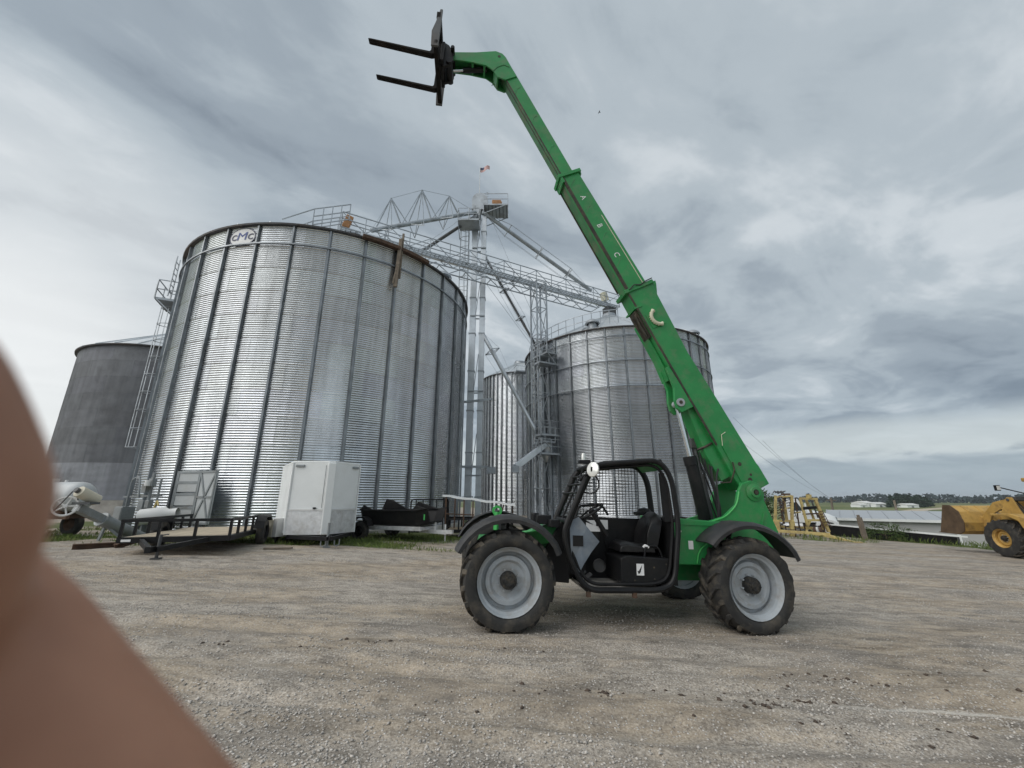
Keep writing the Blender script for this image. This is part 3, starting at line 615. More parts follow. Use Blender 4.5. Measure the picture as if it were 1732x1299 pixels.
m = MB(); m.box((-.5,-.45,H_-1.9),(.1,.2,H_-1.3)); m.beam((-.2,-.1,H_-1.6),(-.35,-.6,H_-2.4),.4); m.build('distributor', 'steel', leg)
pf = platform(leg, (.40,-.2,H_-1.32), (1,0,0), (0,1,0), 1.7, 2.0); pf2 = platform(leg, (-.75,-.2,H_-3.2), (0,-1,0), (1,0,0), 1.7, 1.4)
for i in range(7): m = MB(); m.beam((.5+i*.3,-1.0,H_-1.42),(.5+i*.3,.6,H_-1.42),.05,.06); m.build('grating_bearer', 'darksteel', pf)
m = MB(); m.cbox((1.45,-.6,H_-.95),(.75,.5,.5)); m.cyl((1.1,-.6,H_-.98),(1.9,-.6,H_-.98),.26,14); m.build('drive_motor', 'orange', leg, .03)
m = MB(); m.beam((-1.5,-.25,8.2),(1.3,-.25,8.5),.1,.16); m.build('bracket', 'steel', leg); m = MB(); m.box((-1.55,-.6,3.5),(1.05,-.5,3.65)); m.box((1.0,-.7,3.1),(1.6,-.3,3.55)); m.build('bracket', 'steel', leg)
# flag and aerial on the elevator head
fp = thing('flagpole', 'thin pole flying a faded striped flag above the elevator head', 'flag', (LX-.1, LY+.3, LZ-.2))
ftop = at(806, 283, LY+.3).z-(LZ-.2)
m = MB(); m.cyl((0,0,0),(0,0,ftop+.05),.022,6); m.build('pole', 'whitedull', fp)
FW, FH = 0.95, 0.55
def fl(u_, v_): return (u_*FW*.9, .10*math.sin(u_*7)+.03*v_, ftop-.02-FH*(1-v_)*(1-.25*u_)+.22*u_+.04*math.sin(u_*9))
for i in range(7):
    for j in range(2):
        v0, v1 = 1-(2*i+j)/13., 1-(2*i+j+1)/13.
        if v1 < -1e-6: break
        u0 = .42 if v0 > 7/13.-.01 and v1 > 6/13.-.01 else 0
        m = MB(); k = 9; vs = [fl(u0+(1-u0)*q/k, v) for q in range(k+1) for v in (v0, v1)]; m.add(vs, [(2*q, 2*q+2, 2*q+3, 2*q+1) for q in range(k)], True)
        m.build('stripe', 'red' if j == 0 else 'whitecloth', fp)
m = MB(); k = 5; m.add([fl(.42*q/k, v) for q in range(k+1) for v in (1, 6/13.)], [(2*q, 2*q+2, 2*q+3, 2*q+1) for q in range(k)], True); m.build('canton', 'navycloth', fp)
m = MB(); p = at(824, 322, LY)
m.cyl((0,0,0),(0,0,1.1),.015,5)
for z_, w_ in ((1.05,.10),(.85,.16),(.65,.12)): m.beam((-w_,0,z_),(w_,0,z_),.02)
ae = m.build('aerial', 'steel', None, 0, 35, (LX+.6, LY, LZ-.3)); tag(ae, 'small thin radio aerial beside the flagpole on the elevator head', 'aerial')

# conveyor bridge from the big bin peak to the right bin peak
A = Vector((CB[0]+.3, CB[1]+.15, 18.62)); B = Vector((CR[0]+.2, CR[1]+.1, 18.62)); dB = (B-A); LB = dB.length; yaw = math.atan2(dB.y, dB.x)
br = thing('conveyor_bridge', 'long steel conveyor catwalk spanning between the roofs of two bins', 'conveyor', A, yaw)
m = MB(); m.box((-1.2,.10,-.14),(LB+1.0,.38,.20)); tro = m.build('conveyor_trough', 'lightsteel', br, .01)
for x_ in np.arange(0, LB, 3.0): m = MB(); m.box((x_,.06,-.18),(x_+.10,.42,.24)); m.build('trough_flange', 'steel', tro)
for x_ in np.arange(-1.0, LB+.2, 3.0):
    m = MB(); xb = min(x_+2.97, LB+.6); m.box((x_,-.62,-.30),(xb,-.58,-.22)); m.box((x_,-.10,-.30),(xb,-.06,-.22)); m.box((x_,-.36,-.29),(xb,-.33,-.24))
    for q in range(10): m.box((x_+q*.3,-.579,-.285),(x_+q*.3+.04,-.101,-.245))
    m.build('walkway_grating', 'steel', br)
def rail(y, name='handrail'):
    m = MB(); m.beam((-1,y,.85),(LB+.6,y,.85),.055); m.beam((-1,y,.35),(LB+.6,y,.35),.045)
    k = int(LB/1.35); st = (LB+1.5)/k
    for i in range(k+1): m.beam((-1+i*st,y,-.3),(-1+i*st,y,.85),.05)
    m.build(name, 'steel', br)
    m = MB()
    for i in range(k):
        a, b = (-.27, .82) if i % 2 else (.82, -.27); m.beam((-1+i*st,y,a),(-1+(i+1)*st,y,b),.04)
    m.build('diagonal', 'steel', br)
rail(-.64); rail(.50)
for y in (-.55, .35):
    m = MB(); m.beam((1.5,y,-1.0),(LB-2.0,y,-1.0),.07); k = 18; st = (LB-3.5)/k
    for i in range(k): m.beam((1.5+i*st,y,-.97 if i % 2 else -.30),(1.5+(i+1)*st,y,-.30 if i % 2 else -.97),.05)
    m.build('truss', 'steel', br)
m = MB()
for i in range(10): x_ = 1.5+i*(LB-3.5)/9; m.beam((x_,-.55,-1.0),(x_,.35,-1.0),.05); m.beam((x_,-.55,-1.0),(x_,.35,-.3),.04)
m.build('cross_tie', 'steel', br)
m = MB(); m.cbox((-.6,.25,.75),(.45,.45,.95), Euler((0,.25,0)).to_matrix()); m.build('drive_cover', 'orange', br, .03)
m = MB(); m.cbox((LB-.55,.1,.75),(.5,.5,.8), Euler((0,-.3,0)).to_matrix()); m.build('drive_cover', 'cream', br, .03)
m = MB(); m.box((-.7,-.3,-1.6),(.1,.5,-.3)); m.build('discharge_hopper', 'darksteel', br); m = MB(); m.box((LB-.5,-.3,-1.25),(LB+.4,.5,-.3)); m.build('discharge_hopper', 'darksteel', br)
m = MB(); m.cbox((.7,-.5,-.75),(1.0,.7,.7)); m.build('gear_box', 'lightsteel', br, .02)
# stair platform with tall railings over the big bin's peak
m = MB()
for i in range(5):
    p0 = Vector((-2.6+i*.5,-.9,-.9+i*.28)); m.beam(p0, p0+Vector((0,0,1.15)), .055); m.beam(p0+Vector((0,1.3,0)), p0+Vector((0,1.3,1.15)), .055)
for y in (-.9,.4):
    for q in (0,.6,1.15): m.beam((-2.6,y,-.9+q),(-.6,y,.22+q),.05)
    m.beam((-4.2,y,-1.1),(-2.6,y,.25),.05)
m.build('stair_railing', 'steel', br)

# support tower under the bridge
TX, TY = 2.12, 29.35; tg = g(TX, TY)
tw = thing('support_tower', 'open lattice tower with platforms holding up the conveyor bridge beside the right bin', 'tower', (TX, TY, tg), yaw)
hT = 18.25-tg; hw = .45
for x_ in (-hw, hw):
    for y in (-hw, hw):
        m = MB(); m.beam((x_,y,0),(x_,y,hT),.10); m.build('post', 'steel', tw)
m = MB(); k = 8; st = hT/k
for i in range(k):
    z_ = i*st
    for a, b in (((-hw,-hw),(hw,-hw)), ((hw,-hw),(hw,hw)), ((hw,hw),(-hw,hw)), ((-hw,hw),(-hw,-hw))):
        m.beam((*a,z_+st),(*b,z_+st),.05)
        m.beam((*(a if i % 2 else b),z_),(*(b if i % 2 else a),z_+st),.045)
m.build('lattice', 'steel', tw)
for z_, s_ in ((11.2,1), (5.9,1), (4.6,-1)): platform(tw, (0,-hw-.02,z_), (0,-1,0), (1,0,0), 1.6, .8, rail=1.0)
m = MB(); m.lathe([(.55,.9),(.55,.3),(.14,-.5)], (.3,-.2,4.6), n=14); m.build('hopper', 'lightsteel', tw)

# spouts
def spout(a, b, r, label, ma='steel', frames=(), king=None, fs_=.55):
    a = Vector(a); b = Vector(b); t = thing('spout', label, 'spout', b); m = MB(); m.cyl(a-b, (0,0,0), r, 12); sp = m.build('pipe', ma, t)
    d = (b-a).normalized(); sd = d.cross(Vector((0,0,1))).normalized(); up = sd.cross(d)
    if frames:
        m = MB(); cs = []
        for q in frames:
            p = a.lerp(b, q)-b; c = [p+up*fs_, p+sd*fs_, p-up*fs_, p-sd*fs_]; cs.append(c)
            for i in range(4): m.beam(c[i], c[(i+1) % 4], .05); m.beam(c[i], p, .045)
        m.build('truss_frame', 'steel', t)
        m = MB()
        for i in range(4):
            pts = [a-b]+[c[i] for c in cs]+[Vector((0,0,0))]
            for p0, p1 in zip(pts[:-1], pts[1:]): m.beam(p0, p1, .018)
        m.build('tie_wire', 'steel', t)
    if king:
        m = MB(); w = MB(); pts = [a-b]
        for q, h_ in king:
            p = a.lerp(b, q)-b; top = p+Vector((0,0,h_)); pts.append(top)
            for e in (-.11, .11): m.beam(a.lerp(b, q+e)-b, top, .085)
            for s_ in (-1, 1): m.beam(p+sd*s_*.9-Vector((0,0,h_*.30)), top, .045); m.beam(p+sd*s_*.9-Vector((0,0,h_*.30)), p, .045); m.beam(p+sd*s_*.9-Vector((0,0,h_*.30)), a.lerp(b, q+.1)-b, .04)
        for i_ in range(len(king)-1): m.beam(pts[1+i_], a.lerp(b, king[i_+1][0]-.11)-b, .05); m.beam(pts[2+i_], a.lerp(b, king[i_][0]+.11)-b, .05)
        pts.append(Vector((0,0,0)))
        for p0, p1 in zip(pts[:-1], pts[1:]): w.beam(p0, p1, .022)
        m.build('king_post', 'steel', t); w.build('tie_wire', 'steel', t)
    return t
hA = Vector((LX-.3, LY-.55, LZ-1.7))
spout(hA, at(628, 390, 24.2), .16, 'grey spout with tall triangular truss posts running down to the largest bin', 'steel', (), [(.30, 2.0), (.58, 2.9), (.86, 2.5)])
spout(hA+Vector((-.1,.2,-.3)), at(668, 455, 27.0), .13, 'dark spout dropping from the elevator head behind the conveyor bridge', 'darksteel')
spout(hA+Vector((.6,.2,.15)), at(1000, 492, 33.0), .16, 'light grey spout with diamond truss frames running down to the right hand bin', 'steel', (.22, .50, .77), None, .75)
spout(at(817, 428, 29.4), at(906, 584, 29.9), .10, 'thin black pipe slanting from the elevator to the support tower', 'darksteel', (.42, .72), None, .45)
spout(at(814, 560, 29.2), at(905, 727, 29.0), .15, 'pale spout slanting low from the elevator to the tower hopper', 'lightsteel', (.22,), None, .6)
so_ = thing('spout', 'white rectangular truck loading spout hanging low from the support tower', 'spout', at(922, 752, 28.6))
m = MB(); b = at(872, 790, 27.6)-at(922, 752, 28.6); m.beam((0,0,0), b, .42, .36); m.build('chute', 'lightsteel', so_, .02); m = MB(); m.cbox(b+Vector((0,0,-.15)), (.5,.5,.45)); m.build('chute_mouth', 'steel', so_, .02)
# guy wires
for a, b, lab in ((at(806, 345, LY), Vector((CB[0]+5.5, CB[1]-4, ZB+1.2)), 'thin guy wire from the elevator head to the largest bin roof'),
             (at(820, 345, LY), Vector((CR[0]-6, CR[1]-3, ZR+.4)), 'thin guy wire from the elevator head to the right bin roof'),
             (at(815, 470, LY), Vector((14, 40, 0)), 'thin guy wire from the middle of the elevator down behind the bins')):
    m = MB(); m.tube([a, a.lerp(b, .5)-Vector((0,0,.25)), b], .014, 5); tag(m.build('guy_wire', 'steel'), lab, 'wire', 'elevator guy wires')
# ================================================================ telehandler
ya = R(6); e1 = Vector((math.cos(ya), math.sin(ya), -.037)).normalized(); e2 = Vector((-math.sin(ya), math.cos(ya), 0)); e3 = e1.cross(e2)
TM = Matrix((e1, e2, e3)).transposed().to_4x4(); TM.translation = Vector((-.06, 5.42, 0.0))+e2*1.15+Vector((0,0,-.012))
tel = thing('telehandler', 'green telehandler with raised boom, pallet forks and black open cab', 'telehandler', mtx=TM)
AX2 = 3.22; WR = .60; WY = .95
def wheel_proto(parent, r=.60, rr=.395, w=.40, lugs=19, rimm='rim', dish=.06, hubr=.10, lugh=.036):
    # wheel axis = local y, outer side = -y
    m = MB(); m.lathe([(.0,-.5*w+.13+.02),(hubr*1.35,-.5*w+.13+.02),(rr*.52,-.5*w+.145),(rr*.60,-.5*w+.11),(rr*.72,-.5*w+.115),(rr*.76,-.5*w+.16),(rr*.86,-.5*w+.17),(rr*.87,-.5*w+.06),(rr*.94,-.5*w+.045),(rr*.99,-.5*w+.0),(rr*1.01,-.5*w-.006),(rr*1.01,-.5*w+.04)], (0,0,0), (0,1,0), 40)
    m.lathe([(rr*.9,-.5*w+.1),(rr*.9,.5*w-.05),(rr*1.0,.5*w)], (0,0,0), (0,1,0), 32); m.lathe([(.1,.1),(rr*.9,.12)], (0,0,0), (0,1,0), 24)
    wh = m.build('wheel', rimm, parent, 0, 30)
    m = MB(); hw = w/2; prof = [(rr*.99,-hw+.03),(rr*1.06,-hw-.010),(r*.80,-hw-.028),(r*.90,-hw-.012),(r-lugh*1.15,-hw+.045),(r-lugh,-hw*.5),(r-lugh*.9,0),(r-lugh,hw*.5),(r-lugh*1.15,hw-.045),(r*.9,hw+.012),(r*.8,hw+.028),(rr*1.06,hw+.01),(rr*.99,hw-.03)]
    m.lathe(prof, (0,0,0), (0,1,0), 48); m.build('tyre', 'rubber', wh, 0, 50)
    m = MB()                                                     # chevron lugs
    for k in range(lugs):
        for s_ in (-1, 1):
            a = 2*math.pi*(k+(.5 if s_ > 0 else 0))/lugs; sec = []
            wid = 2*math.pi/lugs*.36
            for q, (yy, off) in enumerate(((.015*s_, .75*2*math.pi/lugs), (.5*hw*s_, .30*2*math.pi/lugs), (.86*hw*s_, -.02), ((hw+.012)*s_, -.10*2*math.pi/lugs))):
                rt = (r, r, r-.010, r-.055)[q]; rb = r-lugh*2.1 if q < 3 else r-.095; aa = a+off; sec.append([(rb*math.cos(aa-wid*.6), yy, rb*math.sin(aa-wid*.6)), (rt*math.cos(aa-wid*.38), yy, rt*math.sin(aa-wid*.38)), (rt*math.cos(aa+wid*.38), yy, rt*math.sin(aa+wid*.38)), (rb*math.cos(aa+wid*.6), yy, rb*math.sin(aa+wid*.6))])
            m.loft(sec, True, False)
    m.build('tread', 'rubberdust', wh)
    m = MB(); m.lathe([(.0,-.5*w+.02),(hubr*.55,-.5*w+.02),(hubr*.62,-.5*w+.035),(hubr*.92,-.5*w+.04),(hubr*1.02,-.5*w+.06),(hubr*1.05,-.5*w+.16)], (0,0,0), (0,1,0), 24)
    for k in range(6): a = k*math.pi/3; m.cyl((hubr*.78*math.cos(a),-.5*w+.03,hubr*.78*math.sin(a)),(hubr*.78*math.cos(a),-.5*w+.05,hubr*.78*math.sin(a)),.012,6)
    m.build('hub', 'hub', wh, 0, 30)
    for k in range(8):
        a = (k+.5)*math.pi/4; m = MB(); m.cyl((hubr*1.32*math.cos(a),-.5*w+.10,hubr*1.32*math.sin(a)),(hubr*1.32*math.cos(a),-.5*w+.15,hubr*1.32*math.sin(a)),.013,6); m.build('wheel_nut', 'rim', wh)
    return wh
w0 = wheel_proto(tel); w0.location = (0, -WY, WR)
def placew(w, loc, rz): w.location = loc; w.rotation_euler = (0, 0, rz); return w
placew(w0, (0,-WY,WR-.022), R(3))
w = copy_tree(w0, tel); placew(w, (AX2,-WY,WR-.022), R(5)); w.rotation_euler = (0, R(8), R(5))
w = copy_tree(w0, tel); placew(w, (0,WY,WR-.022), R(183)); w = copy_tree(w0, tel); placew(w, (AX2,WY,WR-.022), R(185))
# axles and frame
for x_ in (0, AX2):
    m = MB(); m.tube([(x_,-.78,WR),(x_,-.35,WR),(x_,-.16,WR),(x_,.16,WR),(x_,.35,WR),(x_,.78,WR)], [.10,.09,.17,.17,.09,.10], 12); m.build('axle', 'black', tel)
m = MB(); m.prism([(-.45,.62),(-.35,1.0),(.55,1.02),(1.0,.84),(2.4,.84),(2.6,1.1),(3.6,1.1),(3.75,.62),(2.9,.50),(.5,.48)], -.33, .33); m.build('chassis', 'green', tel, .012)
m = MB(); m.box((.98,-.96,.475),(2.0,-.335,.515)); m.build('floor_plate', 'concrete', tel)
m = MB(); m.prism([(.35,.62),(.30,1.12),(.62,1.26),(.80,1.20),(.80,.55)], -.62, -.34); m.build('front_panel', 'green', tel, .015)
m = MB(); m.prism([(.55,.52),(.50,.86),(.74,1.28),(.86,1.30),(.86,.50)], -.72, -.63); m.build('front_panel', 'blackpl', tel, .015)  # green panel coloured black: the shade of its recess is in the colour
m = MB(); m.cbox((.50,-.66,1.30),(.20,.22,.12)); m.cyl((.40,-.55,1.20),(.40,-.55,1.38),.06,12); m.cbox((.62,-.80,1.26),(.14,.2,.10)); m.build('valve_block', 'black', tel, .01)
# rear body side panel, engine cover
m = MB(); m.prism([(2.30,.78),(2.72,.78),(2.86,.84),(2.94,1.0),(3.0,1.22),(3.6,1.30),(3.6,1.33),(2.30,1.385)], -.82, -.36); sp = m.build('side_panel', 'green', tel, .012)
m = MB(); m.prism([(2.30,1.30),(2.96,1.295),(2.96,1.315),(2.30,1.325)], -.835, -.822); m.build('panel_lip', 'green', sp)
m = MB(); m.tube(rounded([(2.62,-.83,.80),(2.66,-.83,.96),(2.80,-.83,1.08),(2.95,-.83,1.10)], .08, 4, False), .010, 6); m.build('arch_trim', 'lime', sp)
m = MB(); m.box((2.36,-.824,1.10),(2.40,-.8215,1.26)); m.box((2.41,-.824,1.20),(2.43,-.8215,1.22)); m.build('decal', 'decal', sp)
m = MB(); m.box((2.52,-.824,.98),(2.59,-.8215,1.09)); m.build('decal', 'decal', sp)
m = MB(); m.prism([(.95,.72),(.95,1.20),(1.15,1.28),(2.7,1.30),(2.7,.72)], .36, 1.02); m.build('engine_cover', 'green', tel, .03)
# boom tower: two side plates with the pivot boss
twr = [(2.34,1.0),(2.34,1.375),(3.10,1.335),(3.38,1.42),(3.60,1.60),(3.66,1.80),(3.74,1.93),(3.90,1.985),(4.03,1.93),(4.09,1.80),(4.08,1.68),(4.25,1.22),(4.15,.98)]
for y0, y1 in ((-.36,-.30), (.30,.36)):
    m = MB(); m.prism(twr, y0, y1); pl = m.build('tower_plate', 'green', tel, .008)
    s_ = -1 if y0 < 0 else 1; yo = y0 if s_ < 0 else y1
    m = MB(); m.lathe([(.0,.0),(.13,.0),(.135,.02),(.085,.035),(.08,.06),(.045,.062),(.045,.04),(.0,.04)], (3.92,yo,1.80), (0,s_,0), 24); m.build('pivot_boss', 'green', pl, 0, 30)
    m = MB(); m.cyl((3.92,yo+s_*.03,1.80),(3.92,yo+s_*.066,1.80),.035,12); m.build('pin', 'grease', pl)
    m = MB(); m.tube(rounded([(2.36,yo+s_*.006,1.36),(3.10,yo+s_*.006,1.32),(3.40,yo+s_*.006,1.41),(3.61,yo+s_*.006,1.60),(3.67,yo+s_*.006,1.80)], .1, 4, False), .012, 6); m.build('weld_bead', 'lime', pl)
m = MB(); m.prism([(3.55,1.10),(3.95,1.14),(4.2,1.1),(4.1,.7),(3.5,.7)], -.29, .29); m.cbox((4.10,-.05,1.30),(.06,.5,.3)); m.build('counterweight', 'green', tel, .01)
m = MB(); m.beam((4.05,-.365,1.50),(3.92,-.365,1.15),.02,.02); m.build('gusset', 'green', tel)
# fenders
def fender(name, cx, cy, r, a0, a1, w, s_):
    m = MB(); n = 14; sec = []
    for i in range(n+1):
        a = R(a0+(a1-a0)*i/n); c, s2 = math.cos(a), math.sin(a); kk = r+(.02*math.sin(i*1.3) if i in (0, n) else 0)
        sg = 1 if cy < 0 else -1; pr = [(kk-.080, -w/2*sg), (kk-.035, (-w/2-.008)*sg), (kk-.005, (-w/2+.02)*sg), (kk+.014, (-w/2+.085)*sg), (kk+.014, (w/2-.04)*sg), (kk, w/2*sg), (kk-.012, (w/2-.03)*sg), (kk-.006, (-w/2+.09)*sg), (kk-.03, (-w/2+.03)*sg), (kk-.076, (-w/2+.014)*sg)]
        sec.append([(cx+q*c, cy+yy, WR+q*s2) for q, yy in pr])
    m.loft(sec, True, True); o = m.build(name, 'fender', tel, 0, 40)
    m = MB(); m.beam((cx, cy+s_*w*.3, WR+r*.98), (cx, cy+s_*(w*.5+.12), WR+.45), .04); m.build('fender_bracket', 'blackpl', o)
    return o
fender('fender', 0, -WY, .745, 155, 26, .46, 1); fender('fender', AX2, -WY, .765, 140, 26, .46, 1)
fender('fender', 0, WY, .745, 155, 26, .46, -1); fender('fender', AX2, WY, .765, 140, 26, .46, -1)
m = MB(); m.tube([(-.05,.72,1.05),(-.05,.72,1.34)], .05, 8); m.lathe([(.045,-.03),(.085,-.03),(.085,.03),(.045,.03),(.045,-.03)], (-.05,.72,1.36), (0,1,0), 16); m.build('lashing_eye', 'lime', tel)
m = MB(); m.prism([(.30,.95),(.22,1.12),(.45,1.16),(.62,1.0)], -.70,-.45); m.build('front_cover', 'lime', tel, .01)

# ---- boom
bo = Vector((3.95, 0, 1.77)); bd_ = Vector((-.46, 0, .888)).normalized(); bn = Vector((.888, 0, .46)).normalized()
def BP(s_, w_, y): q = bo+bd_*s_+bn*w_; return Vector((q.x, y, q.z))
def boom_prism(m, poly, y0, y1):
    a = [BP(s_, w_, y0) for s_, w_ in poly]; b = [BP(s_, w_, y1) for s_, w_ in poly]; n = len(poly)
    return m.add(a+b, [tuple(range(n)), tuple(range(2*n-1, n-1, -1))]+[(i, n+i, n+(i+1) % n, (i+1) % n) for i in range(n)])
m = MB(); boom_prism(m, [(-.02,.44),(-.02,.19),(.10,-.04),(.30,-.07),(1.60,-.03),(1.95,-.08),(3.97,-.05),(3.97,.47),(2.5,.385),(1.65,.41)], -.17, .20)
outer = m.build('boom_section', 'green', tel, .014); outer['label'] = 'wide lowest section of the boom'
m = MB(); boom_prism(m, [(-.01,.43),(-.01,.20),(.12,-.0),(.85,.03),(1.02,.12),(1.02,.20),(.95,.30),(.3,.43)], -.186, -.1705); m.build('doubler_plate', 'green', outer, .005)
m = MB(); m.tube([BP(.85,.035,-.188), BP(1.01,.12,-.188), BP(1.02,.21,-.188)], .006, 5); m.build('weld_bead', 'cream', outer)
for (s_, w_, r_) in ((.47,.14,.034),(.18,.16,.038),(.245,.22,.022)):
    m = MB(); m.cyl(BP(s_,w_,-.1855), BP(s_,w_,-.1885), r_, 14); m.build('access_hole', 'grease', outer)
m = MB(); m.cyl(BP(.17,-.02,-.172), BP(.17,-.02,-.196), .05, 16); m.build('boss', 'green', outer, .004)
# lower rail grooves along the underside and greasy wear line
m = MB(); m.beam(BP(.9,-.045,-.176), BP(3.9,-.055,-.176), .012, .035, tuple(bn)); m.build('wear_line', 'grease', outer)
m = MB(); boom_prism(m, [(.35,-.25),(.35,-.06),(1.62,-.028),(1.62,-.14),(.8,-.26)], -.10, .17); m.build('cylinder_housing', 'green', outer, .01)
m = MB(); boom_prism(m, [(1.62,-.30),(1.72,-.34),(1.85,-.31),(2.05,-.20),(2.42,-.14),(2.42,-.08),(1.62,-.03)], -.175, -.115); boom_prism(m, [(1.62,-.30),(1.72,-.34),(1.85,-.31),(2.05,-.20),(2.42,-.14),(2.42,-.08),(1.62,-.03)], .06, .12)
boom_prism(m, [(2.2,-.155),(2.62,-.10),(3.35,-.10),(3.35,-.055),(2.2,-.09)], -.06, .19); lug = m.build('cylinder_lug', 'green', outer, .008)
m = MB(); m.lathe([(.03,0),(.072,0),(.072,.02),(.03,.02)], BP(1.78,-.235,-.195), (0,1,0), 18); m.build('lug_ring', 'rim', lug); m = MB(); m.cyl(BP(1.78,-.235,-.20), BP(1.78,-.235,.14), .032, 12); m.build('pin', 'grease', lug)
m = MB(); m.cbox(BP(3.3,-.055,-.02), (.10,.24,.55), Euler((0,-math.atan2(.46,.888),0)).to_matrix()); m.tube([BP(3.06,-.12,-.1), BP(3.3,-.13,-.1), BP(3.52,-.11,-.1)], .02, 6); m.tube([BP(3.06,-.11,.04), BP(3.5,-.12,.04)], .025, 6); m.build('hose_guide', 'grease', outer)
for s_ in (3.60,): m = MB(); boom_prism(m, [(s_,-.11),(s_+.03,-.11),(s_+.03,.05),(s_,.05)], -.185, .21); m.build('band', 'green', outer)
m = MB(); boom_prism(m, [(3.93,-.12),(4.0,-.12),(4.0,.50),(3.93,.50)], -.20, .23); boom_prism(m, [(3.70,.46),(3.97,.45),(3.97,.58),(3.9,.56)], -.15, .18); m.build('collar', 'green', outer, .006)
m = MB(); m.tube([BP(3.97,-.02,-.21), BP(4.02,.10,-.215), BP(3.98,.22,-.21), BP(4.01,.36,-.21), BP(4.02,.5,-.20)], .011, 6); m.build('hose', 'cable', outer)
# cream cable hook on a green pad
m = MB(); boom_prism(m, [(3.14,.02),(3.42,.02),(3.42,.30),(3.14,.30)], -.182, -.1705); pad = m.build('pad_plate', 'green', outer, .004)
arc = [BP(3.30+.15*math.sin(R(a)), .235-.15*math.cos(R(a)), -.205) for a in np.linspace(-82, 70, 12)]
m = MB(); m.tube(arc, [.042]+[.030]*10+[.042], 8)
for i in range(2, 10): m.cyl(arc[i]+Vector((0,.005,0)), BP(3.30+.188*math.sin(R(-82+152*i/11)), .235-.188*math.cos(R(-82+152*i/11)), -.205), .012, 6)
m.build('hose_hook', 'cream', pad)
m = MB(); boom_prism(m, [(3.98,-.03),(6.70,-.03),(6.70,.345),(3.98,.40)], -.14, .17); mid_ = m.build('boom_section', 'green', tel, .012); mid_['label'] = 'middle section of the boom with white letters'
m = MB(); m.add([BP(s_, w_, y) for s_, w_, y in ((4.0,-.032,.16),(6.6,-.032,.16),(6.6,-.032,-.05),(4.0,-.032,-.05))], [(0,1,2,3)]); m.build('wear_strip', 'greenworn', mid_)
m = MB(); m.beam(BP(4.02,-.028,-.128), BP(6.68,-.028,-.128), .045, .014, tuple(bn)); m.beam(BP(4.02,.0,-.1425), BP(6.68,.0,-.1425), .004, .03, tuple(bn)); m.beam(BP(4.1,-.038,.168), BP(6.6,-.038,.168), .02, .03, tuple(bn)); m.build('wear_line', 'grease', mid_)
m = MB(); m.beam(BP(4.02,.33,-.142), BP(5.6,.305,-.142), .004, .014, tuple(bn)); m.build('scuff', 'cream', mid_)
for ch, s_ in (('A', 6.08), ('B', 5.40), ('C', 4.72)):
    vs, fs = text_mesh(ch, .155, .0015); m = MB(); m.add([BP(s_-x*.9, .155+y, -.1425-z_) for x, y, z_ in vs], fs); m.build('letter', 'decal', mid_)
for s_ in (4.5, 5.1, 5.75, 6.4): m = MB(); m.tube([BP(s_,.06,-.141), BP(s_+.10,.16,-.141), BP(s_+.12,.22,-.141)], .004, 5); m.build('weld_seam', 'greenworn', mid_)
m = MB(); boom_prism(m, [(6.64,-.10),(6.71,-.10),(6.71,.40),(6.64,.40)], -.175, .205); boom_prism(m, [(6.52,-.075),(6.71,-.075),(6.71,-.02),(6.52,-.02)], -.165, .195); boom_prism(m, [(6.6,.36),(6.74,.40),(6.74,.44),(6.6,.40)], -.12, .15); m.build('collar', 'green', mid_, .006)
m = MB(); boom_prism(m, [(6.70,.0),(9.42,.0),(9.48,.27),(6.70,.27)], -.11, .14); inn = m.build('boom_section', 'green', tel, .010); inn['label'] = 'thin uppermost section of the boom'
m = MB(); m.add([BP(s_, w_, y) for s_, w_, y in ((6.72,-.003,.135),(9.5,-.003,.135),(9.5,-.003,-.105),(6.72,-.003,-.105))], [(0,1,2,3)]); m.build('wear_strip', 'greenworn', inn)
m = MB(); m.beam(BP(6.72,.004,-.112), BP(9.5,.004,-.112), .012, .022, tuple(bn)); m.beam(BP(6.72,-.006,-.03), BP(9.3,-.006,-.03), .02, .006, tuple(bn)); m.build('wear_line', 'grease', inn)
for s_ in (7.3, 8.1, 8.9): m = MB(); m.tube([BP(s_,.03,-.1115), BP(s_+.10,.12,-.1115), BP(s_+.12,.2,-.1115)], .004, 5); m.build('weld_seam', 'greenworn', inn)
# goose neck head: two cheek plates and a top skin
hp_ = [(-.105,10.14),(-.25,10.42),(-.36,10.64),(-.44,10.73),(-.58,10.775),(-1.00,10.66),(-1.50,10.57),(-1.52,10.37),(-1.10,10.37),(-.76,10.33),(-.62,10.23),(-.50,10.05),(-.34,10.0)]
for y0, y1 in ((-.135,-.105), (.135,.165)):
    m = MB(); m.prism(hp_, y0, y1); hd_ = m.build('boom_head_plate', 'green', tel, .006)
    yo = y0 if y0 < 0 else y1; s_ = -1 if y0 < 0 else 1
    m = MB(); m.cyl((-.50,yo,10.63),(-.50,yo+s_*.003,10.63),.036,6); m.build('bolt_hole', 'grease', hd_)
    m = MB(); m.tube([(-.62,yo+s_*.003,10.18),(-.52,yo+s_*.003,10.32),(-.40,yo+s_*.003,10.40),(-.27,yo+s_*.003,10.36)], .008, 5); m.build('weld_bead', 'greenworn', hd_)
m = MB(); m.prism([(-.20,10.30),(-.36,10.62),(-.46,10.71),(-.58,10.755),(-1.00,10.64),(-1.48,10.56),(-1.48,10.53),(-1.00,10.61),(-.58,10.725),(-.48,10.68),(-.39,10.60),(-.24,10.30)], -.104, .134); m.prism([(-.60,10.24),(-.52,10.06),(-.49,10.06),(-.57,10.24)], -.104, .134); m.build('head_skin', 'green', tel)
for x_ in (-.80, -1.05): m = MB(); m.prism([(x_-.02,10.34),(x_+.02,10.34),(x_+.02,10.64),(x_-.02,10.60)], -.1045, .1345); m.build('head_rib', 'green', tel)
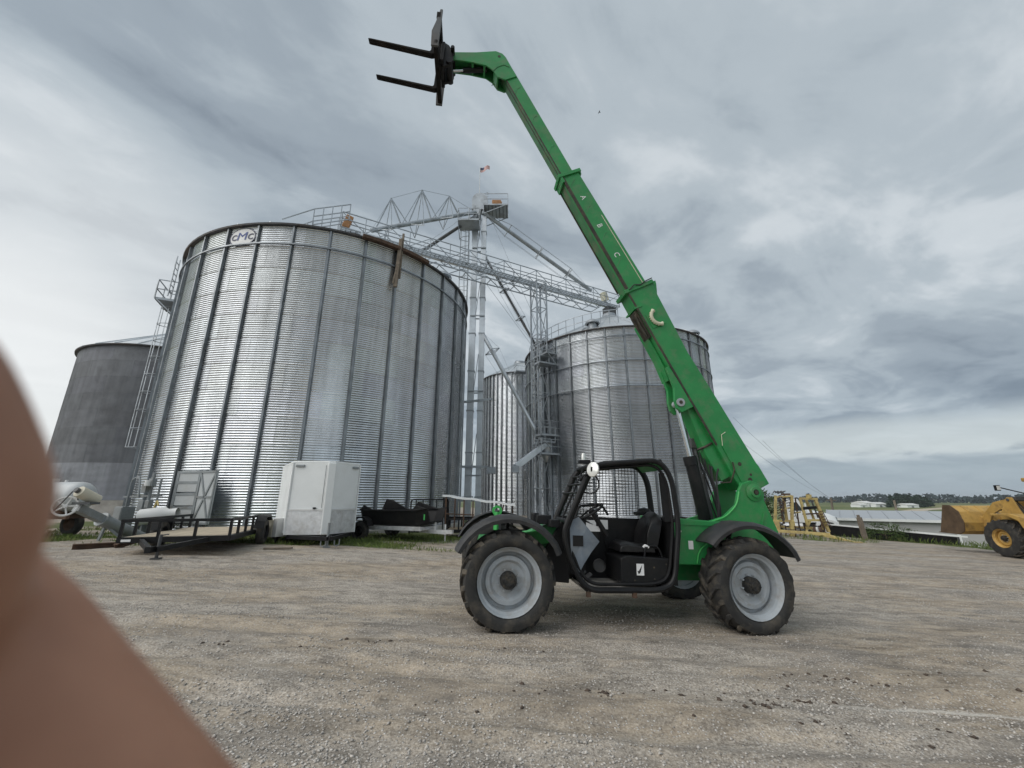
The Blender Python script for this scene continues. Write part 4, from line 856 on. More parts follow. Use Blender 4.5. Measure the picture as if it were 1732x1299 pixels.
m = MB(); m.cyl((-.75,.015,10.40),(-1.25,.015,10.30),.05,12); m.build('tilt_cylinder', 'black', tel); m = MB(); m.cyl((-1.2,.015,10.31),(-1.45,.015,10.25),.026,10); m.build('tilt_rod', 'chrome', tel)
# quick hitch, carriage, forks
m = MB(); m.prism([(-1.46,10.50),(-1.56,10.66),(-1.68,10.74),(-1.72,10.55),(-1.70,10.10),(-1.63,10.06),(-1.50,10.12),(-1.44,10.26)], -.20, -.15); m.prism([(-1.46,10.50),(-1.56,10.66),(-1.68,10.74),(-1.72,10.55),(-1.70,10.10),(-1.63,10.06),(-1.50,10.12),(-1.44,10.26)], .15, .20)
m.box((-1.70,-.30,10.10),(-1.63,.30,10.60)); m.cyl((-1.52,-.24,10.20),(-1.52,.24,10.20),.07,14); m.cyl((-1.47,-.30,10.50),(-1.47,.30,10.50),.04,10); m.build('quick_hitch', 'black', tel, .006)
m = MB()
m.box((-1.80,-.64,10.74),(-1.71,.64,10.90)); m.box((-1.80,-.64,10.02),(-1.71,.64,10.14)); m.box((-1.78,-.18,10.14),(-1.72,-.08,10.74)); m.box((-1.78,.08,10.14),(-1.72,.18,10.74)); ca_ = m.build('fork_carriage', 'forkblack', tel, .008)
for y in (-.64, .60):
    m = MB(); m.prism([(-1.70,9.98),(-1.84,9.98),(-1.86,10.36),(-1.80,10.62),(-1.74,10.98),(-1.69,10.98)], y, y+.04); cp = m.build('carriage_side_plate', 'darksteel', ca_, .005)
fk = None
for y in (-.36, .36):
    if fk is None:
        m = MB(); m.prism([(-1.81,10.80),(-1.86,10.80),(-1.875,10.16),(-1.90,10.125),(-2.10,10.145),(-3.04,10.250),(-3.10,10.252),(-3.115,10.242),(-3.08,10.226),(-1.86,10.065),(-1.81,10.08)], y-.055, y+.055); fk = m.build('fork', 'forkblack', tel, .004)
    else: o = link('fork', fk.data, None, tel, .004, (0,.72,0))
# lift cylinder
pb0, pt0, pm0 = Vector((3.30,-.04,1.10)), Vector((BP(1.78,-.235,0).x, -.04, BP(1.78,-.235,0).z)), None
pm0 = pb0.lerp(pt0, .585)
m = MB(); m.tube([pb0, pb0.lerp(pm0,.02), pm0.lerp(pb0,.12), pm0.lerp(pb0,.115), pm0], [.09,.098,.098,.108,.108], 20); m.build('lift_cylinder', 'black', tel); m = MB(); m.cyl(pm0, pt0, .040, 14); m.build('lift_rod', 'chrome', tel)
m = MB(); m.cyl(pt0-Vector((0,.06,0)), pt0+Vector((0,.06,0)), .06, 14); m.build('rod_eye', 'rim', tel)
m = MB(); q0 = Vector((3.45,.12,1.3)); q1 = BP(1.05,-.22,.12); m.tube([q0,q0.lerp(q1,.6)],.055,12); m.tube([q0.lerp(q1,.6),q1],.028,10); m.cbox(q1, (.14,.10,.16)); m.build('compensating_cylinder', 'darksteel', tel)
random.seed(3)
for k in range(7):
    y = -.12+k*.045; a = Vector((3.42+.03*k,y,1.30)); b = BP(.55+.10*k,-.20,y); c1 = Vector((3.55+random.uniform(-.12,.2),y-.02,1.75+random.uniform(-.25,.2))); c2 = b+Vector((-.12+random.uniform(-.05,.1),0,-.30+random.uniform(-.15,.2)))
    pts = [a*(1-t)**3+c1*(3*t*(1-t)**2)+c2*(3*t*t*(1-t))+b*t**3 for t in np.linspace(0,1,12)]; m = MB(); m.tube(pts,.014,6); m.build('hose','cable',tel)
m = MB(); m.tube([BP(.95,-.06,-.10), BP(.95,-.22,-.11), BP(.95,-.30,-.02)], .022, 6); m.tube([BP(.55,.04,-.195), BP(.42,-.01,-.2), BP(.28,-.14,-.14), BP(.33,-.26,-.06)], .013, 6); m.build('hose_clamp','grease',tel)

# ---- cab
CY0, CY1 = -1.06, -.22
near = [(1.09,2.045),(2.06,2.155),(2.22,1.93),(2.275,1.30),(2.17,.60),(1.98,.50),(.99,.485),(.80,.80),(.70,1.13),(.755,1.30)]
def hoop(y, k=1.0, dx=0.0): return rounded([(a+dx, y, b) for a, b in near], .17, 6)
m = MB(); m.tube(hoop(CY0), .036, 10, True); cab = m.build('cab_frame', 'black', tel); cab['label'] = 'black tubular cab frame with open doorway'
m = MB(); hh_ = rounded([(a*.93+.105, CY0+.05, b*.93+.095) for a, b in near], .17, 6); m.tube(hh_, .022, 8, True); m.build('door_seal', 'blackpl', cab)
m = MB(); m.tube(hoop(CY1, 1, .02), .046, 10, True); m.build('far_hoop', 'black', cab)
m = MB()
for a, b in ((1.10,2.04),(.76,1.30),(2.07,2.14),(2.24,1.36),(1.0,.50),(2.05,.50)): m.tube([(a,CY0,b),(a+.02,CY1,b)], .030, 8)
m.tube([(1.62,CY0,2.105),(1.62,CY1,2.105)], .02, 6); m.build('cross_tube', 'black', cab)
m = MB(); m.prism([(1.14,2.03),(1.62,2.085),(2.05,2.125),(2.15,2.03),(2.16,2.05),(2.06,2.145),(1.62,2.105),(1.14,2.05)], CY0+.02, CY1); m.build('roof_panel', 'green', cab)
m = MB()
for i in range(4): x_ = 1.10-.07*i; z_ = 2.03-.12*i; m.tube([(x_,CY0+.02,z_),(x_,CY1,z_)], .014, 6)
m.tube([(.77,CY0+.42,1.30),(1.10,CY0+.42,2.04)], .014, 6); m.build('windscreen_guard', 'black', cab)
# wire mesh over the far window
m = MB(); yq = CY1+.035
def inside(x_, z_): return z_ > 1.37 and z_ < 2.10+.11*(x_-1.6) and x_ < 2.12 and (x_-.80)*.70 > (z_-1.34)*.32
for x_ in np.arange(.80, 2.12, .052):
    zz = [z_ for z_ in np.arange(1.37, 2.2, .01) if inside(x_, z_)]
    if zz: m.beam((x_,yq,zz[0]),(x_,yq,zz[-1]),.007)
for z_ in np.arange(1.38, 2.16, .052):
    xx = [x_ for x_ in np.arange(.78, 2.14, .01) if inside(x_, z_)]
    if xx: m.beam((xx[0],yq+.006,z_),(xx[-1],yq+.006,z_),.007)
m.build('wire_mesh', 'black', cab)
m = MB(); m.box((.78,-.365,.50),(2.2,-.335,1.345)); m.build('inner_wall', 'blackpl', cab)
m = MB(); m.box((2.19,CY0+.04,.55),(2.23,CY1,1.34)); m.build('rear_wall', 'blackpl', cab)
m = MB(); m.prism([(2.11,1.34),(2.20,1.34),(2.14,1.98),(2.08,1.98)], CY0+.045, CY0+.10); m.build('rear_post_panel', 'blackpl', cab)
# dash, steering wheel, pedals
m = MB(); m.prism([(.82,.60),(.82,1.30),(1.02,1.36),(1.30,1.20),(1.32,1.05),(1.12,.98),(1.10,.60)], CY0+.42, -.37); da = m.build('dashboard', 'blackpl', cab, .015)
m = MB(); m.add([(1.045,CY0+.43,1.352),(1.045,CY1-.03,1.352),(1.29,CY1-.03,1.217),(1.29,CY0+.43,1.217)],[(0,1,2,3)]); m.add([(1.12,CY0+.415,1.16),(1.32,CY0+.415,1.16),(1.32,CY0+.415,1.22),(1.12,CY0+.415,1.28)],[(0,1,2,3)]); m.build('instrument_panel', 'decal', da)
m = MB(); m.box((1.14,-.400,1.215),(1.34,-.392,1.30)); m.build('decal', 'decal', da); m = MB(); m.box((1.37,-.400,1.18),(1.52,-.392,1.31)); m.build('decal', 'decal', da)
m = MB(); m.tube(rounded([(1.04,-.36,1.34),(1.10,-.36,1.50),(1.44,-.36,1.53),(1.54,-.36,1.38)],.06,4,False),.018,8); m.build('grab_rail','black',cab)
scn = Vector((1.20,-.66,1.43)); sax = Vector((-.55,0,.83)).normalized(); sx_ = Vector((0,1,0)); sy_ = sax.cross(sx_)
m = MB(); ring = [scn+(sx_*math.cos(a)+sy_*math.sin(a))*.18 for a in np.linspace(0,2*math.pi,28,endpoint=False)]; m.tube(ring,.015,8,True)
for a in (R(90),R(210),R(330)): m.tube([scn-sax*.02, scn+(sx_*math.cos(a)+sy_*math.sin(a))*.175],.013,6)
m.cyl(scn-sax*.03,scn+sax*.02,.045,14); sw_ = m.build('steering_wheel','blackpl',cab); m = MB(); m.cyl(scn-sax*.02, scn-sax*.38,.035,12); m.tube([scn-sax*.12, scn-sax*.12+Vector((-.05,-.22,.05))],.010,6); m.build('steering_column','blackpl',cab)
m = MB(); m.cyl(scn+Vector((.09,.10,.06)),scn+Vector((.10,.10,.11)),.025,10); m.build('steering_knob','blackpl',sw_)
m = MB(); m.lathe([(.0,0),(.085,0),(.085,.05)], (1.30,-.62,.72), (0,-1,0), 20); m.cbox((1.10,-.75,.60),(.12,.08,.03),Euler((0,-.6,0)).to_matrix()); m.cbox((1.06,-.60,.61),(.12,.08,.03),Euler((0,-.6,0)).to_matrix()); m.build('pedal','darksteel',cab)
m = MB(); m.tube([(.93,-1.0,.62),(1.02,-1.0,.60),(1.08,-.98,.56)],.012,6); m.tube([(.95,-1.0,.66),(1.05,-.98,.58)],.008,6); m.build('strap_end','whitedull',cab)
# seat
m = MB(); m.prism([(1.48,.56),(1.48,.86),(1.56,.895),(2.16,.87),(2.16,.56)], -.99, CY1-.08); stb = m.build('seat_base','black',cab,.015)
m = MB(); m.box((1.69,-.9935,.66),(1.79,-.9905,.80)); dk = m.build('decal','decal',stb)
m = MB(); m.prism([(1.765,.785),(1.74,.70),(1.72,.715)],-.9965,-.994); m.prism([(1.70,.715),(1.745,.705),(1.715,.675)],-.9965,-.994); m.build('decal_arrow','blackpl',dk)
m = MB(); m.tube(rounded([(1.83,-.93,.88),(1.85,-.93,1.01),(2.02,-.93,1.03),(2.08,-.93,.88)],.1,6,False),.013,8); m.build('grab_hoop','black',stb)
for x_, z_ in ((1.66,.60),(1.93,.76),(1.93,.62),(2.10,.80)): m = MB(); m.cyl((x_,-.9905,z_),(x_,-.997,z_),.011,8); m.build('bolt','grease',stb)
m = MB(); secs = []
for y in np.linspace(-.92,-.44,9):
    e = 1-abs((y+.68)/.24)**4*.35; secs.append([(1.50,y,.93),(1.52,y,.93+.10*e),(1.60,y,.95+.115*e),(1.80,y,.94+.09*e),(1.98,y,.95+.08*e),(2.0,y,.93)])
m.loft(secs,True,True); st_ = m.build('seat_cushion','vinyl',cab,.01,50)
m = MB(); secs = []
for y in np.linspace(-.91,-.45,11):
    q = (y+.68)/.23; e = 1-abs(q)**4*.25; bol = .05*(abs(q)**2); secs.append([(1.93-bol,y,.99),(1.95-bol,y,1.18),(2.0-bol,y,.99+.40*e),(2.07,y,1.0+.46*e),(2.12,y,.99+.44*e),(2.08,y,1.15),(2.03,y,.97)])
m.loft(secs,True,True); sbk = m.build('seat_backrest','vinyl',cab,.01,50)
for q in range(5): m = MB(); m.cbox((1.955+q*.012,-.68,1.07+q*.055),(.02,.14,.022),Euler((0,-.25,0)).to_matrix()); m.build('seat_stitching','grease',sbk)
m = MB(); m.tube([(1.90,-.93,1.0),(1.85,-.92,1.02),(1.83,-.90,.99)],.018,6); m.build('seat_belt_buckle','decal',cab)
m = MB(); m.prism([(1.50,.90),(1.46,1.02),(1.46,1.16),(1.56,1.20),(1.66,1.18),(1.66,.90)],CY1-.16,CY1-.02); m.cyl((1.50,CY1-.14,1.17),(1.46,CY1-.14,1.30),.022,8); m.build('joystick_console','blackpl',cab,.012)
# canvas flap tied to the door post
m = MB(); fpts = [(.79,1.30),(.92,1.36),(1.02,1.24),(1.19,1.06),(1.08,.92),(.97,.78),(.885,.62),(.84,.74),(.80,.98)]
vs = [(a, -1.02+.02*math.sin(i*2.1), b) for i, (a, b) in enumerate(fpts)]+[(.93,-1.035,1.05)]; n = len(fpts); m.add(vs,[(i,(i+1)%n,n) for i in range(n)]); vs2 = [(x_,y+.012,z_) for x_,y,z_ in vs]; m.add(vs2,[(i,(i+1)%n,n) for i in range(n)]); fl_ = m.build('canvas_flap','canvas',cab,0)
m = MB(); m.box((.83,-1.045,1.0),(.965,-1.036,1.13)); m.build('pocket','blackpl',fl_)
# mirrors, beacon
m = MB(); mc = Vector((1.065,CY0-.12,1.975)); mn = Vector((-.83,-.55,.10)).normalized(); m.lathe([(.0,.02),(.06,.016),(.095,.004),(.10,-.012),(.07,-.03),(0,-.035)], mc, mn, 24); mi = m.build('round_mirror','mirror',cab,0,40); m = MB(); m.tube([mc, mc+Vector((.05,.06,-.02)), (1.09,CY0,1.98)],.012,6); m.cbox(mc+mn*.02,(.02,.02,.06)); m.build('mirror_bracket','black',mi)
m = MB(); lc = Vector((1.03,CY0-.05,1.79)); lp_ = [lc+Vector((.115*math.cos(a)+(.02 if math.cos(a) > 0 else 0),-.02*math.cos(a),.125*math.sin(a))) for a in np.linspace(R(-120),R(150),22)]; m.tube(lp_,.011,8); m.build('mirror_loop','black',cab)
m = MB(); m.lathe([(.0,.13),(.022,.12),(.03,.09),(.026,.0),(.04,-.01),(.04,-.04),(0,-.04)], (1.06,CY0+.30,2.11), (0,0,1), 14); m.build('beacon','lamp',cab,0,40); m = MB(); m.cbox((1.02,CY0+.12,2.09),(.16,.10,.05)); m.cyl((1.0,CY0+.30,1.88),(1.06,CY0+.30,1.88),.05,12); m.build('work_light','black',cab,.006)
m = MB(); m.cbox((2.06,CY1-.15,1.42),(.20,.16,.05)); m.lathe([(.0,.07),(.08,.05),(.11,0)],(2.10,CY1-.15,1.44),(0,0,1),14); m.build('rear_shelf_box','blackpl',cab,.01)
for x_ in (1.02,1.62): m = MB(); m.cbox((x_,CY0,.44),(.05,.05,.06)); m.build('step_bracket','rust',cab)
# ================================================================ parked things on the left
def frame_m(o, h):
    h = Vector((h[0], h[1], 0)).normalized(); s_ = Vector((-h.y, h.x, 0)); m = Matrix((h, s_, Vector((0,0,1)))).transposed().to_4x4(); m.translation = Vector(o); return m   # local x = heading, y = left
def small_wheel(parent, loc, r, w, rimm='black', rimr=.55, rz=0.0):
    m = MB(); m.lathe([(.0,-w*.30),(r*.25,-w*.34),(r*.40,-w*.15),(r*rimr,-w*.2),(r*rimr*1.05,-w*.5)], (0,0,0), (0,1,0), 24); m.lathe([(.0,w*.30),(r*.40,w*.2),(r*rimr*1.05,w*.5)], (0,0,0), (0,1,0), 24); o = m.build('wheel', rimm, parent, 0, 35, loc, (0,0,rz))
    m = MB(); m.lathe([(r*rimr,-w*.45),(r*.75,-w*.55),(r*.93,-w*.47),(r,-w*.30),(r,w*.30),(r*.93,w*.47),(r*.75,w*.55),(r*rimr,w*.45)], (0,0,0), (0,1,0), 28); m.build('tyre', 'rubber', o, 0, 40); return o
def utility_trailer(label, o, h, Lx=3.7, w=2.1, rail=.42, gate=0.0):
    t = thing('utility_trailer', label, 'trailer', mtx=frame_m(o, h)); zd = .42; y = w/2
    m = MB()
    for yy in (-y, y): m.box((-Lx, yy-.04, zd-.12), (0, yy+.04, zd))
    for x_ in (-Lx, -.08): m.box((x_, -y+.042, zd-.12), (x_+.08, y-.042, zd))
    for i in range(1, 6): x_ = -Lx*i/6; m.box((x_-.03,-y+.042,zd-.11),(x_+.03,y-.042,zd-.04))
    m.build('frame', 'black', t)
    n = 9; bw = (w-.1)/n
    for i in range(n): m = MB(); m.box((-Lx+.09,-y+.05+i*bw+.006,zd-.035),(-.09,-y+.05+(i+1)*bw-.006,zd+.006)); m.build('deck_plank', 'wood', t)
    for yy in (-y, y):
        m = MB(); m.beam((-Lx,yy,zd+rail),(0,yy,zd+rail),.065,.065)
        for i in range(7): x_ = -Lx+Lx*i/6; m.beam((min(max(x_,-Lx+.03),-.03),yy,zd),(min(max(x_,-Lx+.03),-.03),yy,zd+rail-.035),.055)
        m.build('side_rail', 'black', t)
    m = MB(); m.beam((-.03,-y+.035,zd+rail),(-.03,y-.035,zd+rail),.065,.065)
    for i in (1,2): yy = -y+w*i/3; m.beam((-.03,yy,zd),(-.03,yy,zd+rail-.035),.055)
    m.build('front_rail', 'black', t)
    m = MB(); m.beam((0,-y*.6,zd-.08),(.95,-.06,zd-.18),.08,.10); m.beam((0,y*.6,zd-.08),(.95,.06,zd-.18),.08,.10); m.cbox((1.03,0,zd-.17),(.24,.10,.12)); m.build('tongue', 'black', t)
    m = MB(); m.cyl((.70,0,.0),(.70,0,.52),.032,10); m.cbox((.70,0,.03),(.16,.16,.04)); m.beam((.70,0,.50),(.70,.14,.52),.025); m.build('jack', 'darksteel', t)
    for s_ in (-1, 1):
        small_wheel(t, (-Lx*.62, s_*(y+.17), .34), .34, .20, 'black', .55, 0 if s_ < 0 else math.pi)
        c0_ = -Lx*.62; m = MB(); m.prism([(c0_+.46*q_, .34+z_) for q_, z_ in ((-1.05,.12),(-.92,.32),(-.55,.45),(.55,.45),(.92,.32),(1.05,.12),(.97,.12),(.85,.29),(.5,.41),(-.5,.41),(-.85,.29),(-.97,.12))], s_*(y+.17)-.13, s_*(y+.17)+.13); m.build('mudguard', 'blackpl', t, .008)
    if gate:
        m = MB(); 
        for yy in np.linspace(-y+.03, y-.03, 9): m.beam((-Lx+.02,yy,zd+.01),(-Lx-.10,yy,zd+gate),.04)
        for q in (.03,.5,1): m.beam((-Lx+.02-.12*q,-y,zd+gate*q),(-Lx+.02-.12*q,y,zd+gate*q),.05)
        m.build('ramp_gate', 'black', t)
    return t
hx = Vector((.29,-.957)); F = (-7.80, 10.0)
t1 = utility_trailer('black open utility trailer with bare wooden deck, in front of the largest bin door', (F[0], F[1], g(*F)-.01), hx, 3.6, 2.15, .36)
m = MB(); m.box((.0,-.02,0),(.01,.16,.05)); m.build('number_plate', 'decal', t1, 0, 35, (.005, -1.0, .33))
# white V-nose enclosed trailer
ph = R(35); hE = (math.sin(ph), -math.cos(ph)); NE = Vector((-5.46, 12.55))
et = thing('enclosed_trailer', 'white enclosed V-nose cargo trailer with silver lower panels', 'trailer', mtx=frame_m((NE.x, NE.y, g(NE.x, NE.y)), hE))
wv = .98; z0, z1 = .33, 2.40; nose = .62; LE = 3.3
def plan(k=0.0): return [(-.05-k,.09),(-nose-.02,wv-k),(-LE,wv-k),(-LE,-wv+k),(-nose-.02,-wv+k),(-.05-k,-.09)]
m = MB(); m.prism(plan(), z0, z1, 'xy'); bx = m.build('body', 'white', et, .03)
m = MB(); m.prism([(x_*1.004, y*1.012) for x_, y in plan()], z1-.03, z1+.05, 'xy'); m.build('roof', 'white', et, .02)
for s_ in (-1, 1):
    a = Vector((-.035,s_*.10,0)); b = Vector((-nose-.01,s_*(wv+.005),0)); nrm = Vector((b.y-a.y, a.x-b.x, 0)).normalized()*s_; off = nrm*.008
    m = MB(); m.add([a+off+Vector((0,0,z0)), b+off+Vector((0,0,z0)), b+off+Vector((0,0,z0+.66)), a+off+Vector((0,0,z0+.66))],[(0,1,2,3)]); m.add([a+off*.3+Vector((0,0,z0)), b+off*.3+Vector((0,0,z0)), b+off*.3+Vector((0,0,z0+.66)), a+off*.3+Vector((0,0,z0+.66))],[(0,1,2,3)]); m.build('stone_guard', 'alu', et)
    p = a.lerp(b,.68)+off*1.2; q = a.lerp(b,.92)+off*1.2
    m = MB(); m.beam(p+Vector((0,0,z1-.10)), q+Vector((0,0,z1-.10)), .05, .07); m.build('marker_lamp', 'tubegrey', et, .01)
    m = MB(); m.beam(b+off+Vector((0,0,z0)), b+off+Vector((0,0,z1)), .03, .03); m.build('corner_trim', 'white', et)
    m = MB(); m.beam(a+off*1.5+Vector((0,0,z0+.69)), b+off*1.5+Vector((0,0,z0+.69)), .02, .04); m.build('trim_strip', 'whitedull', et)
m = MB(); m.prism([(-.0,-.12),(-.0,.12),(-.08,.12),(-.08,-.12)], z0-.01, z1, 'xy'); m.build('nose_post', 'white', et, .03)
a = Vector((-.035,-.10,0)); b = Vector((-nose-.01,-(wv+.005),0))
m = MB(); m.beam(a.lerp(b,.06)+Vector((.012,-.012,z0+.74)), a.lerp(b,.06)+Vector((.012,-.012,z1-.08)), .014, .014); m.build('panel_seam', 'tubegrey', et)
m = MB(); m.cbox(a.lerp(b,.25)+Vector((.02,-.02,z0+.74)), (.05,.08,.05)); m.build('latch', 'black', et)
m = MB(); m.beam((-nose-.05,-wv*.9,z0-.06),(.70,-.05,z0-.06),.07,.10); m.beam((-nose-.05,wv*.9,z0-.06),(.70,.05,z0-.06),.07,.10); m.beam((-.5,-wv*.62,z0-.055),(-.5,wv*.62,z0-.055),.09,.10); m.cbox((.78,0,z0-.04),(.22,.09,.11)); m.build('tongue', 'black', et)
m = MB(); m.cyl((.45,0,0),(.45,0,z0+.35),.035,10); m.cbox((.45,0,.03),(.16,.16,.04)); m.build('jack', 'tubegrey', et)
for yy in (-.16,.2): m = MB(); m.tube([(.40,yy,z0-.1),(.42,yy,z0-.26),(.47,yy+.05,.05),(.50,yy+.11,z0-.24),(.50,yy+.11,z0-.1)],.018,6); m.build('safety_chain', 'tubegrey', et)
for s_ in (-1,1):
    small_wheel(et, (-LE*.62, s_*(wv+.05), .34), .34, .20, 'whitedull', .55, 0 if s_ < 0 else math.pi)
    m = MB(); m.box((-LE*.62-.5, s_*(wv+.03)-.12, .66),(-LE*.62+.5, s_*(wv+.03)+.12, .70)); m.build('mudguard', 'alu', et)
m = MB(); m.box((-1.55,wv+.001,z0+.15),(-.95,wv+.02,z1-.25)); dr_ = m.build('side_door', 'white', et, .01); m = MB(); m.cbox((-1.0,wv+.035,z0+.95),(.05,.03,.12)); m.build('handle', 'black', dr_)
# beige board box at the trailer's left
q = (-7.05, 13.0); cr = thing('step_box', 'beige wooden step box beside the left of the white trailer', 'box', (q[0], q[1], g(*q)), R(-25))
m = MB(); m.box((-.38,-.24,.18),(.0,.24,.66)); m.build('box_panel', 'beige', cr, .01); m = MB(); m.box((.01,-.23,.19),(.18,.22,.72)); m.build('box_panel', 'whitedull', cr, .01)
for x_ in (-.36,.10):
    for yy in (-.22,.15): m = MB(); m.box((x_,yy,-.02),(x_+.06,yy+.06,.20)); m.build('foot', 'black', cr)
# black tub trailer
hT_ = Vector((.93,-.37)).normalized(); T0 = Vector((-4.25, 15.45))
tt = thing('tub_trailer', 'low black plastic tub trailer with silver tongue beside the white trailer', 'trailer', mtx=frame_m((T0.x, T0.y, g(T0.x, T0.y)-.02), hT_))
m = MB(); sec = []
for x_, yb, yt, zb, zt in ((-1.05,.45,.62,.62,1.02),(-.95,.5,.66,.52,1.0),(.2,.55,.70,.50,.98),(1.35,.55,.70,.52,1.0),(1.75,.42,.6,.62,1.06)):
    sec.append([(x_,-yb,zb),(x_,-yt,zt),(x_,-yt-.06,zt),(x_,-yt-.06,zt+.05),(x_,-yt+.03,zt+.05),(x_,-yb+.05,zb+.05),(x_,yb-.05,zb+.05),(x_,yt-.03,zt+.05),(x_,yt+.06,zt+.05),(x_,yt+.06,zt),(x_,yt,zt),(x_,yb,zb)])
m.loft(sec, True, False); m.prism([(-1.1,1.0),(-.9,1.40),(-.6,1.34),(.1,1.02)],.60,.68); m.prism([(.3,1.0),(.55,1.30),(1.5,1.02)],.60,.68); m.prism([(1.15,1.02),(1.35,1.18),(1.75,1.08)],-.70,-.62); m.prism([(-1.0,1.0),(-.85,1.18),(-.4,1.02)],-.72,-.64); m.build('tub', 'blackpl', tt, .012)
m = MB(); m.box((-1.2,-.58,.36),(1.5,-.50,.49)); m.box((-1.2,.50,.36),(1.5,.58,.49)); m.box((1.42,-.5,.37),(1.5,.5,.48)); m.box((-1.2,-.5,.37),(-1.12,.5,.48)); m.build('frame', 'alu', tt, .006)
m = MB(); m.beam((1.1,0,.34),(2.2,0,.30),.10,.13); m.cbox((2.3,0,.32),(.22,.12,.12)); m.beam((1.75,-.05,.35),(1.75,-.05,.62),.05); m.cyl((2.05,.12,0),(2.05,.12,.55),.03,8); m.build('tongue', 'alu', tt)
for s_ in (-1,1):
    small_wheel(tt, (-.75, s_*.88, .33), .33, .2, 'black', .55, 0 if s_ < 0 else math.pi); m = MB(); m.prism([(-1.2,.50),(-1.12,.70),(-.95,.80),(-.55,.80),(-.38,.70),(-.30,.50),(-.34,.50),(-.42,.67),(-.57,.76),(-.93,.76),(-1.08,.67),(-1.16,.50)], s_*.88-.14, s_*.88+.14); m.build('mudguard', 'blackpl', tt, .008)
m = MB(); m.box((1.66,-.66,.72),(1.70,-.64,.90)); m.build('reflector', 'lime', tt)
# second utility trailer with upright gates and a white sheet across the top
q = Vector((0.5, 17.3)); t2 = utility_trailer('black utility trailer with tall upright gate and white sheet over it, behind the front wheel', (q.x, q.y, g(q.x, q.y)), Vector((1,.04)), 3.1, 1.5, .38, 1.15)
m = MB(); n = 10; sec = []
for i in range(n+1):
    x_ = -3.25+2.85*i/n; z_ = 1.64-.36*i/n+.02*math.sin(i*1.9); sec.append([(x_,-.78,z_),(x_,-.78,z_+.05),(x_,.70,z_+.08),(x_,.70,z_+.03)])
m.loft(sec, True, False); m.build('cover_sheet', 'white', t2)
m = MB()
for x_, h_ in ((-3.1,1.62),(-2.75,1.56),(-2.4,1.5),(-2.05,1.46)): m.beam((x_,-.76,.48),(x_,-.76,h_),.05)
m.beam((-.95,-.6,.9),(-.85,-.6,1.33),.05); m.beam((-.45,.5,.5),(-.45,.5,1.28),.05); m.beam((-3.1,-.76,1.0),(-2.0,-.76,.95),.04); m.build('gate_bar', 'rust', t2)
# upright ramp gate leaning by the bin
q = Vector((-3.35, 17.2)); rg = thing('ramp_gate', 'black steel ramp gate standing upright behind the black tub trailer', 'gate', (q.x, q.y, g(q.x, q.y)), R(8))
m = MB(); m.tube(rounded([(-.75,0,0),(-.75,.1,1.38),(.75,.1,1.38),(.75,0,0)],.12,5,False),.03,8); m.build('gate_frame', 'black', rg)
for x_ in np.linspace(-.55,.55,5): m = MB(); m.beam((x_,.0,.12),(x_,.1,1.36),.045); m.build('gate_bar', 'black', rg)
m = MB(); m.beam((-.75,.01,.14),(.75,.01,.14),.045); m.beam((-.75,.05,.7),(.75,.05,.7),.04); m.build('gate_rail', 'black', rg)

# pale propane tank on running gear
TK = Vector((-15.35, 13.6)); gz_ = g(TK.x, TK.y)
tk = thing('fuel_tank', 'pale grey horizontal tank on wheels at the far left beside the bins', 'tank', (TK.x, TK.y, gz_), R(-6))
m = MB(); rt_ = .46; prof = [(0,-1.9)]+[(rt_*math.sin(R(a)), -1.5-.36*math.cos(R(a))) for a in range(15,91,15)]+[(rt_*math.cos(R(a)), 1.5+.36*math.sin(R(a))) for a in range(0,91,15)]
m.lathe(prof, (0,0,1.22), (1,0,0), 32); m.build('shell', 'tankgrey', tk, 0, 60)
m = MB(); m.cyl((.5,0,1.62),(.5,0,1.78),.09,14); m.cyl((.9,0,1.64),(.9,0,1.74),.04,10); m.cyl((-.3,0,1.64),(-.3,0,1.74),.05,10); m.build('valve_dome', 'whitedull', tk)
m = MB(); m.box((-1.6,-.35,.55),(1.7,-.25,.68)); m.box((-1.6,.25,.55),(1.7,.35,.68)); m.box((-1.2,-.4,.66),(-1.1,.4,.85)); m.box((1.1,-.4,.66),(1.2,.4,.85)); m.build('running_gear', 'rust', tk)
for x_ in (-1.1, .75):
    for s_ in (-1,1): small_wheel(tk, (x_, s_*.62, .36), .36, .2, 'rust', .55, 0 if s_ < 0 else math.pi)
# unloading auger with pulley and motor
a = at(133, 860, 11.9); b = at(222, 902, 13.5); au = thing('unloading_auger', 'grey unloading auger tube with spoked pulley and motor at its raised end', 'auger', (b.x, b.y, g(b.x, b.y)))
A_ = a-au.location; B_ = b-au.location; d = (B_-A_).normalized(); E_ = B_+d*2.4
m = MB(); m.cyl(A_+d*.75, E_, .165, 18); m.build('tube', 'tubegrey', au); m = MB(); m.beam(A_-d*.05, A_+d*.95, .24, .20); m.build('gear_housing', 'tubegrey', au, .01)
m = MB(); m.cyl(A_+d*.72, A_+d*.80, .20, 18); m.build('flange', 'tubegrey', au)
pc = A_-d*.10+Vector((-.05,-.22,.02)); ax_ = Vector((.55,-.80,.25)).normalized(); sx_ = ax_.orthogonal().normalized(); sy_ = ax_.cross(sx_)
m = MB(); m.tube([pc+(sx_*math.cos(t)+sy_*math.sin(t))*.25 for t in np.linspace(0,2*math.pi,24,endpoint=False)],.028,6,True)
for k in range(5): t = k*2*math.pi/5; m.tube([pc, pc+(sx_*math.cos(t)+sy_*math.sin(t))*.25],.020,5)
m.cyl(pc-ax_*.05,pc+ax_*.05,.05,10); m.build('pulley', 'whitedull', au)
